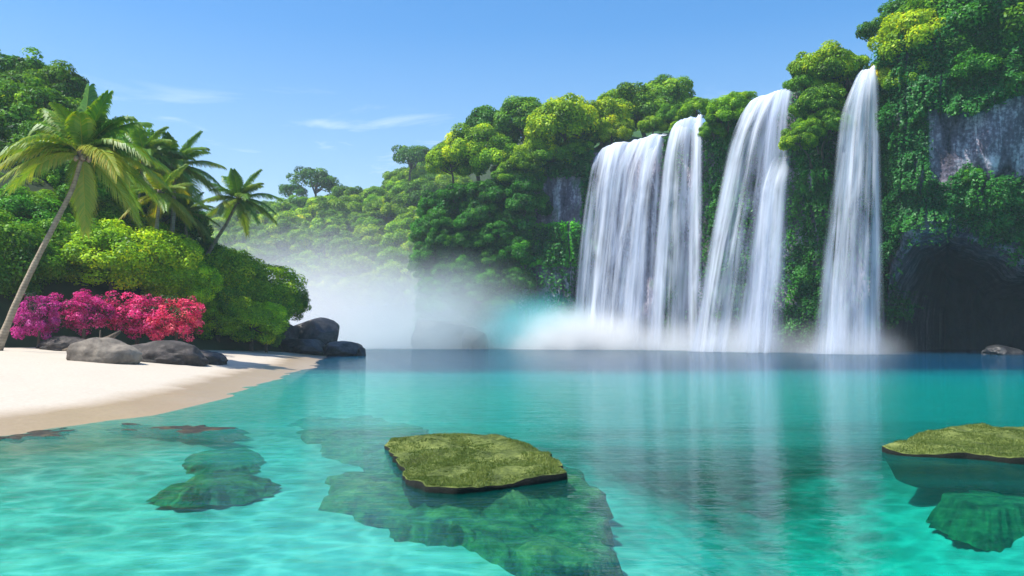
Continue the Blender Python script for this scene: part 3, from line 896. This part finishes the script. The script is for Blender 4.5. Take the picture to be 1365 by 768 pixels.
tag(link('driftwood_log', lg.mesh('driftwood_log', M['bark']), None, (x, y + .6, z)), 'dark driftwood log slanting up beside the smooth grey boulder', 'log')


def far_rock(px, py_top, py_base, w_px, Y, dep, seed, label, **k):
    s = Y / F; c = at(px, (py_top + py_base) / 2, Y)
    h = (py_base - py_top) * s
    return boulder('rock', (c[0], c[1] + dep * .4, c[2] - h * .12), (w_px * s * .56, dep, h * .66), seed, 'wet_rock', label, facet=.9, **k)


far_rock(410, 422, 474, 74, 78, 2.4, 2.2, 'largest dark rock at the tip of the beach', rough=.2)
far_rock(371, 432, 474, 62, 76.5, 2.0, 5.1, 'dark sloping rock joined to the left of the largest one', rough=.2, tilt=-.3)
far_rock(402, 448, 475, 60, 75, 1.4, 8.3, 'dark rock in front of the largest one', rough=.2)
far_rock(452, 455, 477, 54, 76, 1.6, 3.7, 'low blocky dark rock at the water, right of the largest one', rough=.15)
far_rock(482, 462, 477, 11, 75.5, .4, 6.6, 'tiny dark stone standing in the water at the end of the rocks', rough=.15)
far_rock(329, 457, 471, 40, 72, 1.0, 9.2, 'small dark rock under the big right-hand bush', rough=.2)
far_rock(596, 424, 480, 90, 106, 4.0, 12.4, 'misty dark rock wedge at the foot of the headland', rough=.25, tilt=-.25)
far_rock(632, 434, 480, 40, 104, 2.4, 14.4, 'smaller misty rock right of the dark wedge', rough=.25)
far_rock(1345, 462, 478, 50, 79, 1.5, 15.5, 'low dark rock at the water inside the cave mouth', rough=.25)


# flat rocks from outlines at their own level
def slab(name, outline, ztop, thick, mat, label, cat, seed, under=.35, rough=.05, rings=22, bulge=.06, grow=0.0, sub=180, edge=.12, turf=0):
    pts = np.array([flat(px, py, ztop) for px, py in outline])
    c = pts.mean(0)
    cl = np.concatenate([pts[-1:], pts, pts[:2]])
    n = len(pts); out = []
    for q in np.linspace(0, n, sub, endpoint=False):
        k = int(q); t = q - k; p0, p1, p2, p3 = cl[k], cl[k + 1], cl[k + 2], cl[(k + 3) % len(cl)]
        out.append(.5 * (2 * p1 + (p2 - p0) * t + (2 * p0 - 5 * p1 + 4 * p2 - p3) * t * t + (3 * p1 - p0 - 3 * p2 + p3) * t ** 3))
    E = np.array(out); d = E - c
    th = np.arctan2(d[:, 1], d[:, 0])
    E = c + d * (1 + edge * fbm(np.cos(th) * 5 + seed, np.sin(th) * 5, seed, 5) * .5)[:, None]
    d = E - c
    V = [np.array([[c[0], c[1], ztop + bulge]])]
    for k in range(1, rings + 1):
        f = (k / rings) ** .8
        p = c + d * f
        z = ztop + bulge * (1 - f ** 3) + rough * fbm(p[:, 0] * 1.3, p[:, 1] * 1.3, seed, 5) * (1 if k < rings else .6)
        V.append(np.concatenate([p, z[:, None]], 1))
    ed = V[-1]
    for dz, fs in ((-.25 * thick, 1.0 + grow * .3), (-.6 * thick, 1 - under * .5 + grow), (-thick, 1 - under + grow * 1.3)):
        e = ed.copy(); e[:, :2] = c + d * (fs + .03 * fbm(th * 3, seed, dz, 3))[:, None]; e[:, 2] = ed[:, 2] + dz; V.append(e)
    nr = len(V) - 1
    Fc = [[0, 1 + k, 1 + (k + 1) % sub] for k in range(sub)]
    Fc += [[1 + a * sub + k, 1 + (a + 1) * sub + k, 1 + (a + 1) * sub + (k + 1) % sub, 1 + a * sub + (k + 1) % sub] for a in range(nr - 1) for k in range(sub)]
    V = np.concatenate(V); V[:, :2] -= c
    o = link(name, mesh_from(name, V, Fc, M[mat], True), None, (float(c[0]), float(c[1]), 0))
    if turf:
        r = np.random.RandomState(int(seed)); top_n = 1 + (rings - 1) * sub
        f = np.sqrt(r.uniform(0, 1, turf)) * .985; k = r.uniform(0, sub, turf); k0 = k.astype(int); w = (k - k0)[:, None]
        q = (d[k0 % sub] * (1 - w) + d[(k0 + 1) % sub] * w) * f[:, None]
        x_, y_ = q[:, 0] + c[0], q[:, 1] + c[1]
        z = ztop + bulge * (1 - (f ** .8) ** 3) + rough * fbm(x_ * 1.3, y_ * 1.3, seed, 5)
        tuft = fbm(x_ * 2.2, y_ * 1.4, seed + 3, 4)
        keep = tuft > -.75; q, z, tuft, n_ = q[keep], z[keep], tuft[keep], int(keep.sum())
        a = r.uniform(0, 6.28, n_); ln = (.016 + .026 * np.clip(tuft + .4, 0, 1.2)) * r.uniform(.6, 1.4, n_)
        lean = np.stack([r.normal(0, .5, n_), r.normal(0, .5, n_), np.ones(n_)], 1)
        b0 = np.stack([q[:, 0], q[:, 1], z - .01], 1); tip = b0 + unit(lean) * ln[:, None]
        wd_ = np.stack([np.cos(a), np.sin(a), 0 * a], 1) * .009
        VV = np.stack([b0 - wd_, b0 + wd_, tip + wd_ * .2, tip - wd_ * .2], 1).reshape(-1, 3)
        tt_ = np.clip(.5 + .38 * tuft + r.normal(0, .12, n_), 0, 1)
        g_ = link('algae_turf', mesh_from('algae_turf', VV, np.arange(n_ * 4).reshape(-1, 4), M['turf'], False, {'tint': np.repeat(tt_, 4)}), o)
        tag(g_, kind='stuff')
    return tag(o, label, cat)


slab('flat_rock', [(514, 588), (545, 579), (600, 578), (650, 581), (705, 592), (738, 611), (755, 631), (700, 640), (640, 646), (585, 649), (556, 645), (535, 622)], .08, .55, 'algae_slab',
     'flat algae covered rock slab rising from the shallow water in the middle', 'rock', 2.0, under=.10, rough=.075, edge=.10, turf=70000)
slab('flat_rock', [(1188, 598), (1215, 585), (1250, 574), (1310, 569), (1380, 570), (1470, 575), (1540, 590), (1480, 614), (1380, 613), (1290, 606)], .09, .62, 'algae_slab',
     'long algae covered rock slab cut by the right edge of the picture', 'rock', 5.0, under=.10, rough=.075, edge=.10, turf=70000)
slab('reef_ledge', [(458, 655), (490, 615), (560, 590), (680, 590), (745, 615), (775, 660), (805, 715), (800, 752), (745, 756), (690, 742), (640, 722), (580, 706), (520, 690)], -.30, .34, 'reef_rock',
     'dark green submerged reef ledge spreading under the middle slab', 'reef', 3.0, under=-.05, rough=.16, bulge=.06, edge=.32)
slab('reef_rock', [(218, 658), (252, 646), (318, 639), (356, 643), (338, 654), (290, 663), (240, 666)], -.30, .12, 'reef_rock', 'larger of two sunken green rocks in the shallows at the left', 'rock', 6.0, under=-.2, rough=.08, bulge=.16, edge=.22)
slab('reef_rock', [(244, 618), (280, 606), (330, 604), (350, 612), (320, 624), (275, 629)], -.30, .12, 'reef_rock', 'smaller of two sunken green rocks, nearer the beach', 'rock', 7.0, under=-.2, rough=.07, bulge=.15, edge=.22)
slab('reef_rock', [(1258, 662), (1290, 654), (1345, 658), (1372, 670), (1350, 684), (1305, 680)], -.52, .5, 'reef_rock', 'dark sunken rock near the right edge, below the long slab', 'rock', 8.0, under=-.2, grow=.12, rough=.1, edge=.25)
slab('reef_rock', [(470, 600), (420, 585), (380, 570), (420, 558), (500, 562), (560, 572), (520, 585)], -.24, .4, 'reef_rock', 'added green sunken shelf in place of a reflection between the beach and the middle slab', 'rock', 10.0, under=-.4, rough=.1, edge=.25)  # added green shelf imitating a reflection on the water
slab('kelp_rock', [(-60, 590), (-20, 579), (40, 574), (92, 573), (80, 581), (20, 588)], -.015, .10, 'kelp_rock', 'brown weed covered flat stone where the wet sand meets the water at the left edge', 'rock', 11.0, under=-.15, rough=.04, bulge=.03, edge=.6)
slab('kelp_rock', [(150, 573), (190, 568), (270, 569), (330, 575), (300, 583), (220, 578)], -.02, .08, 'kelp_rock', 'thin brown weed covered stone at the waterline below the boulders', 'rock', 12.0, under=-.15, rough=.04, bulge=.02, edge=.6)

# ------------------------------------------------------------------ left hillside vegetation
def hill_z(x, y): return float(max(left_hill_h(x, y), ground_h(x, y)))


def lx(px, py, Y, R, color, label, kind='dense', sz=1.0, name='tree', grp=None):
    c = at(px, py, Y); z = hill_z(c[0], c[1])
    a = (c[0], c[1], min(z, c[2] - R * .4) - .2)
    pr = ('stem', 'foliage') if name == 'bush' else ('trunk', 'crown')
    return tree(name, c, R, kind, label, 'bush' if name == 'bush' else 'tree', grp, color, a, sz, pr)


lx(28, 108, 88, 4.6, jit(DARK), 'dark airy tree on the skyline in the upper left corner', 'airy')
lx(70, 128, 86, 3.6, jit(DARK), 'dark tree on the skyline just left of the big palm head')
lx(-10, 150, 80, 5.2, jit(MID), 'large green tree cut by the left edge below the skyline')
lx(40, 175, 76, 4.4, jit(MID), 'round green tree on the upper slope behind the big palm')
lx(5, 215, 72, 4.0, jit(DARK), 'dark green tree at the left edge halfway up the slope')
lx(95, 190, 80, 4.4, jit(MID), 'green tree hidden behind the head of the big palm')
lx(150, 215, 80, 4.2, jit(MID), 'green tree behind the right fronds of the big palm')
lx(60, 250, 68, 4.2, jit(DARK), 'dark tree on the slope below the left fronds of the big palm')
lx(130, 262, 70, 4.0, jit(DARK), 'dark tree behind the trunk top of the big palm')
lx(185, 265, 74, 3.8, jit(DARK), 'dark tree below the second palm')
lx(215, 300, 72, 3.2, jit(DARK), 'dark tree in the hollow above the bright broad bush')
lx(236, 300, 76, 2.3, jit(DARK), 'dark narrow tree left of the lone palm stem')
lx(266, 345, 76, 2.2, jit(MID), 'olive tree at the foot of the lone palm')
lx(300, 354, 77, 1.8, jit(MID), 'small olive tree right of the lone palm foot')
lx(15, 300, 60, 3.6, jit((.9, 1.1, .8)), 'big green bush at the left edge above the purple flowers', 'bush', .9, 'bush')
lx(-30, 350, 54, 4.0, jit(DARK), 'dark bush cut by the left edge beside the palm stem', 'bush', 1, 'bush')
lx(30, 355, 56, 2.8, jit(MID), 'green bush behind the lower stem of the big palm', 'bush', .9, 'bush')
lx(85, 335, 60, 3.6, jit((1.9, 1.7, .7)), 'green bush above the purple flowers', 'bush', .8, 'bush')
lx(150, 345, 60, 4.0, jit((3.2, 2.1, .6), .05), 'broad sunlit bright green bush above the magenta flowers', 'bush', .8, 'bush')  # extra bright tint paints the sunlit look of the bush crests
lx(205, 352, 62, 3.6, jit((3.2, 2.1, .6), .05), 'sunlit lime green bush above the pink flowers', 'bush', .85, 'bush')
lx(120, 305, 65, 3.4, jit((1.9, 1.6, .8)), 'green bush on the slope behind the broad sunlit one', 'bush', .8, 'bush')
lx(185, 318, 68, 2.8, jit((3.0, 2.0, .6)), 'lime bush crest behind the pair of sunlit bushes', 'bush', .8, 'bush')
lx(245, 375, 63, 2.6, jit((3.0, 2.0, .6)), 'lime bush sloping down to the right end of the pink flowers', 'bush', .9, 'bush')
lx(300, 375, 70, 3.4, jit((2.9, 1.9, .8)), 'olive green bush at the foot of the slope, left of the rounded end bush', 'bush', .95, 'bush')
lx(345, 392, 73, 3.6, jit((2.8, 1.9, .8)), 'big rounded bush at the right end of the greenery', 'bush', .9, 'bush')
lx(290, 425, 66, 2.6, jit((2.8, 1.9, .8)), 'low olive bush right of the pink flowers', 'bush', .9, 'bush')
lx(335, 432, 68, 2.4, jit((2.8, 1.9, .8)), 'low bush above the small dark rock', 'bush', .9, 'bush')
lx(355, 420, 69, 1.7, jit((3.4, 2.6, .4)), 'small vivid lime bush in front of the rounded end bush', 'bush', .8, 'bush')
lx(352, 444, 73, 1.7, jit((2.6, 1.9, .8)), 'low green bush filling the gap beside the sloping dark rock', 'bush', .9, 'bush')
lx(378, 405, 76, 2.2, jit(MID), 'bush overhanging the dark rocks at the tip of the beach', 'bush', .9, 'bush')
lx(5, 268, 64, 3.2, jit(MID), 'green bush at the left edge under the lowest left frond of the big palm', 'bush', .9, 'bush')
lx(6, 236, 66, 3.0, jit(MID), 'small green tree at the left edge just under the big palm fronds')
lx(45, 292, 62, 3.0, jit((1.3, 1.3, .8)), 'green bush just left of the middle of the big palm stem', 'bush', .9, 'bush')
lx(-25, 300, 60, 3.2, jit(DARK), 'dark bush cut by the left edge halfway up', 'bush', .9, 'bush')
# woods higher up the hill, behind those
pts = []; tries = 0
while len(pts) < 34 and tries < 6000:
    tries += 1
    y = random.uniform(62, 112); px = random.uniform(-140, 320); x = (px - 682.5) / F * y
    if side_dist(FOOT, x, y) > 5 and scatter_ok(pts, (x, y), 5.0): pts.append((x, y))
for x, y in pts:
    z = hill_z(x, y); R = random.uniform(2.4, 3.3)
    py_top = HOR - F * (z + 1.9 * R - CZ) / y; px = 682.5 + F * x / y
    lim = np.interp(px, [-200, 0, 90, 150, 220, 260, 300, 360], [70, 100, 150, 200, 265, 310, 345, 400])
    if py_top < lim: R *= .62; z -= max(0, (lim - py_top)) * y / F * .8
    tree('tree', (x, y, z + R * .8), R, 'dense', 'green tree in the woods on the slope behind the palms', 'tree', 'trees on the slope behind the palms', jit(DARK if random.random() < .6 else MID), (x, y, z - .4))


# flowering bushes
def flower(px, py, Y, R, color, label, sz=1.0):
    c = at(px, py, Y); z = hill_z(c[0], c[1])
    t = tree('flowering_bush', c, R, 'pink', label, 'flowering bush', None, color, (c[0], c[1], min(z, c[2] - R * .5) - .1), sz, ('stem', 'blossoms'))
    return t


flower(50, 424, 50, 1.45, (.80, .8, 1.2), 'purple magenta flowering bush nearest the big palm stem', 1.15)
flower(110, 416, 53, 2.0, (.95, .9, 1.1), 'magenta flowering bush in the middle of the three', .85)
flower(182, 420, 55, 2.1, (1.1, 1.0, .95), 'pink flowering bush between the magenta one and the coral one', .9)
flower(236, 426, 55.5, 2.0, (1.18, 1.6, .75), 'coral pink flowering bush at the right end of the flowers', .9)


# ------------------------------------------------------------------ palms
def frond_mesh(d0, L, droop, yellow, seed, nleaf=84, rot=0.0):
    r = np.random.RandomState(seed)
    t = np.linspace(0, 1, 24)
    d0 = unit(np.asarray(d0, float))
    pt = lambda q: L * (d0 * q[..., None] + np.array([0, 0, -1.0]) * (droop * q ** 2.1)[..., None] * .62)
    rach = pt(t)
    # keep the length of a drooping rachis
    V, Fc, tn = [], [], []
    v, f = tube(rach, .035 * (1.05 - t), 5); V.append(v); Fc += f; tn += [min(1, .72 + yellow * .2)] * len(v); n = len(v)
    qs = np.linspace(.10, .995, nleaf)
    p = pt(qs); tg = unit(np.gradient(p, axis=0))
    hz = np.cross(tg, np.array([0, 0, 1.0])); hz = unit(np.where(np.linalg.norm(hz, axis=1)[:, None] < .15, np.cross(tg, np.array([0, 1.0, .3])), hz))
    up = np.cross(hz, tg)
    for sgn in (-1, 1):
        for k in range(nleaf):
            q = qs[k]; ll = L * .31 * (math.sin(min(1, q * 1.25 + .12) * math.pi * .62) ** .8) * (1 - .55 * max(0, q - .55) / .45) * r.uniform(.88, 1.08)
            dirv = unit(hz[k] * sgn * (.95 - .45 * q) + tg[k] * (.45 + .55 * q) + up[k] * (.28 + r.normal(0, .06)))
            w = .044 * L / 4 * r.uniform(.8, 1.2)
            a = p[k]; sag = np.array([0, 0, -1.0])
            pts = [a, a + dirv * ll * .4 + sag * ll * .06, a + dirv * ll * .75 + sag * ll * .27, a + dirv * ll * .95 + sag * ll * .55]
            wd = tg[k] * w
            ws = [.7, 1.0, .75, .05]
            vv = []
            for pp, ww in zip(pts, ws): vv += [pp - wd * ww, pp + wd * ww]
            V.append(np.array(vv)); Fc += [[n + 2 * e, n + 2 * e + 1, n + 2 * e + 3, n + 2 * e + 2] for e in range(3)]
            b = np.clip(.38 + yellow * .5 + r.normal(0, .08), 0, 1)
            tn += [b, b, b, b, b + .06, b + .06, b + .14, b + .14]; n += 8
    return mesh_from('frond', np.concatenate(V), Fc, M['palm'], False, {'tint': np.clip(tn, 0, 1)})


def palm(label, trunk_pts, r0, fronds, L, seed, color=(1, 1, 1)):
    tp = np.array([at(*q) for q in trunk_pts]); base = tp[0].copy()
    tp[0, 2] -= .4
    root = empty('palm_tree', base)
    # smooth trunk
    n = 36; q = np.linspace(0, len(tp) - 1, n); ext = np.concatenate([[2 * tp[0] - tp[1]], tp, [2 * tp[-1] - tp[-2]]]); P_ = []
    for s in q:
        k = min(int(s), len(tp) - 2); t = s - k; p0, p1, p2, p3 = ext[k:k + 4]
        P_.append(.5 * (2 * p1 + (p2 - p0) * t + (2 * p0 - 5 * p1 + 4 * p2 - p3) * t * t + (3 * p1 - p0 - 3 * p2 + p3) * t ** 3))
    P_ = np.array(P_) - base; tl = np.linspace(0, 1, n)
    link('trunk', mesh_from('trunk', *tube(P_, r0 * (1.0 - .42 * tl + .55 * np.exp(-tl * 14)) * (1 + .05 * np.sin(tl * 160)), 10), M['palm_bark']), root)
    top = P_[-1]
    hb = Bag(); V, Fc = ICO
    hb.add(V[:, :] * np.array([r0 * 1.5, r0 * 1.5, r0 * 2.2]) + top, Fc.tolist())
    link('crownshaft', hb.mesh('crownshaft', M['bark']), root)
    nut = Bag(); V2, F2 = icos(2)
    for k in range(6):
        a = k * 1.05; nut.add(V2 * np.array([.11, .11, .14]) * (L / 4) + top + np.array([math.cos(a) * r0 * 2.0, math.sin(a) * r0 * 2.0, -r0 * 1.3]), F2.tolist())
    link('coconuts', nut.mesh('coconuts', M['palm_bark']), root)
    for k, (dx, dy, dz, dr, ye, lf) in enumerate(fronds):
        f = link('frond', frond_mesh((dx, dy, dz), L * lf, dr, ye, seed + k), root, top + np.array([dx, dy, dz]) * .05)
        f.color = (*color, 1)
    tag(root, label, 'palm tree')
    return root


def rosette(n, seed, tilt=(0, 0), yel=.0):
    r = random.Random(seed); out = []
    for k in range(n):
        a = k * 2.39996; e = 1.05 - 1.35 * (k / (n - 1)) ** .85
        dx, dy, dz = math.cos(a) * math.cos(e), math.sin(a) * math.cos(e), math.sin(e)
        old = k / (n - 1)
        out.append((dx + tilt[0], dy * .9, dz + tilt[1], .35 + .55 * old + r.uniform(-.08, .08), min(1, max(0, r.gauss(.18 + yel, .16) + .3 * (old > .75))), r.uniform(.85, 1.05)))
    return out


big = [(.03, .12, 1, .12, .05, .95), (.36, -.1, .92, .34, .1, 1.0), (.62, .3, .75, .5, .1, 1.05), (.80, -.25, .50, 1.0, .35, 1.12), (.58, -.55, .25, 1.05, .75, 1.08),
       (-.88, -.2, .42, .85, .3, 1.1), (-.52, .25, .85, .42, .35, 1.05), (-.75, -.45, .22, .95, .6, 1.05), (.18, .6, .05, 1.0, .15, 1.0), (-.3, .6, -.05, 1.0, .2, 1.0),
       (-.2, -.3, .92, .55, .15, .9), (.72, .45, .42, .8, .2, 1.05), (-.7, .5, .5, .7, .15, 1.0), (.4, .7, .55, .6, .1, 1.0), (-.25, .75, .7, .5, .1, 1.0),
       (.2, -.5, .85, .6, .3, .85), (-.5, -.6, .55, .95, .35, .95), (.85, .1, .15, .85, .3, 1.0), (-.95, .15, .12, .85, .35, 1.0), (.05, .35, .95, .3, .05, 1.0), (.3, .55, -.25, .8, .35, .9), (-.12, .3, -.4, .6, .5, .8),
       (.5, .1, .8, .6, .12, 1.0), (-.35, .5, .75, .5, .15, 1.0), (.75, -.5, .12, .9, .45, 1.0), (-.85, .3, .6, .75, .2, 1.05), (-.6, -.5, .0, .8, .5, .95), (.45, .6, .1, .9, .2, 1.0), (.15, .2, .98, .25, .08, .9), (-.45, .1, .6, .8, .3, 1.05)]
palm('tall leaning coconut palm with a curved pale stem at the left edge', [(-4, 458, 45), (20, 408, 45.2), (46, 352, 45.5), (76, 293, 45.8), (97, 250, 46), (110, 206, 46)], .175, big, 4.15, 1000, (1.5, 1.4, .7))
palm('middle palm half hidden by the fronds of the big leaning palm', [(168, 330, 66), (178, 290, 66), (186, 250, 66), (192, 205, 66)], .2, rosette(18, 2), 3.6, 1100, (1.15, 1.2, .85))
palm('palm with dark arching fronds just left of the lone palm', [(224, 340, 68), (230, 300, 68), (232, 260, 68), (233, 222, 68)], .2, rosette(20, 3), 3.9, 1200, (1.15, 1.2, .85))
palm('lone palm with a thin slanting stem in front of the sky', [(266, 352, 74), (285, 325, 74), (303, 296, 74), (318, 266, 74)], .17, rosette(20, 5, (0, .05)), 3.5, 1300, (1.2, 1.2, .8))
palm('low palm with yellow hanging fronds beneath the middle palm', [(206, 360, 62), (208, 320, 62), (210, 290, 62), (214, 258, 62)], .18, rosette(15, 9, (0, -.1), .2), 3.0, 1400, (1.3, 1.25, .7))
palm('small palm low beneath the dark arching one', [(252, 370, 70), (250, 340, 70), (248, 310, 70), (246, 284, 70)], .16, rosette(14, 12, (0, -.1), .15), 2.8, 1500, (.9, .95, .8))

# ------------------------------------------------------------------ mist and haze
SPH = icos(3)


def mist(center, rad, rotz, density, color, label, power=1.6, aniso=.2, nscale=1.6):
    o = link('mist', mesh_from('mist', SPH[0] * 1.0, SPH[1], mist_mat('mist_air', density, color, power, aniso, nscale), True), None, [float(v) for v in center])
    o.scale = rad; o.rotation_euler = (0, 0, rotz)
    return tag(o, label, 'mist', kind='stuff')


W = (.985, .995, 1.0)
mist((-30, 122, 0), (38, 24, 22), 0, .26, W, 'white mist filling the valley behind the dark rocks', 2.3)
mist((6, 101, 0), (9, 6, 6.5), 0, 3.2, W, 'bright white spray where the broad waterfall lands', 2.4)
mist((21, 93.5, -.5), (21, 5, 5), -.70, .35, W, 'low spray along the foot of the waterfalls')
mist((11.5, 99.5, -.3), (6.8, 4.5, 6.0), -.5, 2.6, W, 'white spray under the right half of the broad waterfall', 2.4)
mist((17.5, 96.5, -.3), (5.4, 3.9, 4.8), -.5, 0.9, W, 'white spray under the second waterfall', 2.4)
mist((22.5, 89.0, -.3), (7.8, 3.9, 5.4), -.5, 1.0, W, 'white spray under the third waterfall', 2.4)
mist((31.0, 81.6, -.3), (6.6, 3.9, 4.6), -.4, 1.2, W, 'white spray under the tall rightmost waterfall', 2.4)
mist((-10, 104, 1), (18, 7, 12), 0, .42, (.86, .96, 1.0), 'thin mist drifting along the foot of the headland')
mist((2.5, 104, 2.0), (9, 4, 5.5), 0, .6, (.04, .88, .92), 'cyan tinted spray left of the broad waterfall')  # cyan glow is put into the scatter colour of this spray

m, nt = new_mat('haze_air')
p = nt.nodes.new('ShaderNodeVolumePrincipled'); p.inputs['Color'].default_value = (.80, .90, 1, 1); p.inputs['Density'].default_value = .00035; p.inputs['Anisotropy'].default_value = .1
o = nt.nodes.new('ShaderNodeOutputMaterial'); nt.links.new(p.outputs[0], o.inputs['Volume'])
hv = [(x, y, z) for z in (-12, 100) for x, y in ((-700, -80), (700, -80), (700, 1000), (-700, 1000))]
hz_ = link('haze', mesh_from('haze', hv, [[3, 2, 1, 0], [4, 5, 6, 7], [0, 1, 5, 4], [1, 2, 6, 5], [2, 3, 7, 6], [3, 0, 4, 7]], m, False))
tag(hz_, 'pale moist air over the bay', 'haze', kind='stuff')

# ------------------------------------------------------------------ light, sky, camera
SUN_EL, SUN_AZ = math.radians(60), math.atan2(-.95, -.18)        # azimuth measured from +Y towards +X
sd = Vector((math.sin(SUN_AZ) * math.cos(SUN_EL), math.cos(SUN_AZ) * math.cos(SUN_EL), math.sin(SUN_EL)))
sun = bpy.data.lights.new('sun', 'SUN'); sun.energy = 4.7; sun.angle = math.radians(.5); sun.color = (1, .95, .86)
so = bpy.data.objects.new('sun', sun); COL.objects.link(so); so.rotation_euler = (-sd).to_track_quat('-Z', 'Y').to_euler()
wd = bpy.data.worlds.new('World'); sc.world = wd; wd.use_nodes = True
nt = wd.node_tree; nt.nodes.clear()
sky = nt.nodes.new('ShaderNodeTexSky'); sky.sky_type = 'NISHITA'; sky.sun_disc = False; sky.sun_elevation = SUN_EL; sky.sun_rotation = SUN_AZ
sky.ozone_density = 2.5; sky.air_density = 1.0; sky.dust_density = 1.2
gen = coords(nt, 'Generated')
cn = noise(nt, mapped(nt, gen, (2.9, 2.6, 18), (0, .06, 0)), 1.9, 6, .6, .6)
cz = nt.nodes.new('ShaderNodeSeparateXYZ'); nt.links.new(gen, cz.inputs[0])
band = math_(nt, 'MULTIPLY', ramp(nt, cz.outputs['Z'], [(.10, (0, 0, 0)), (.15, (1, 1, 1)), (.21, (1, 1, 1)), (.27, (0, 0, 0))]), ramp(nt, cn, [(.56, (0, 0, 0)), (.80, (.5, .5, .5))]))
hs = nt.nodes.new('ShaderNodeHueSaturation'); hs.inputs['Saturation'].default_value = 1.4; nt.links.new(sky.outputs[0], hs.inputs['Color'])
hzn = ramp(nt, cz.outputs['Z'], [(.06, (.6, .6, .6)), (.16, (.28, .28, .28)), (.32, (0, 0, 0))])
cc_ = mixc(nt, band, mixc(nt, hzn, hs.outputs[0], (2.9, 3.7, 4.4)), (7.0, 7.4, 8.0))
bg = nt.nodes.new('ShaderNodeBackground'); bg.inputs[1].default_value = .14; nt.links.new(cc_, bg.inputs[0])
wo = nt.nodes.new('ShaderNodeOutputWorld'); nt.links.new(bg.outputs[0], wo.inputs[0])

cam = bpy.data.cameras.new('camera'); co_ = bpy.data.objects.new('camera', cam); COL.objects.link(co_)
co_.location = (0, 0, CZ); co_.rotation_euler = (math.pi / 2, 0, 0)
cam.sensor_width = 36; cam.lens = 36 * F / 1365; cam.shift_y = (HOR - 384) / 1365; cam.clip_end = 3000; cam.clip_start = .1
sc.camera = co_
sc.view_settings.view_transform = 'Standard'; sc.view_settings.look = 'None'; sc.view_settings.exposure = 0.6; sc.view_settings.gamma = 1
c = sc.cycles
c.use_denoising = True; c.max_bounces = 8; c.transparent_max_bounces = 24; c.volume_bounces = 4; c.diffuse_bounces = 3; c.glossy_bounces = 3
c.sample_clamp_indirect = 6; c.caustics_reflective = False; c.caustics_refractive = False
c.volume_step_rate = 1.5; c.volume_max_steps = 96
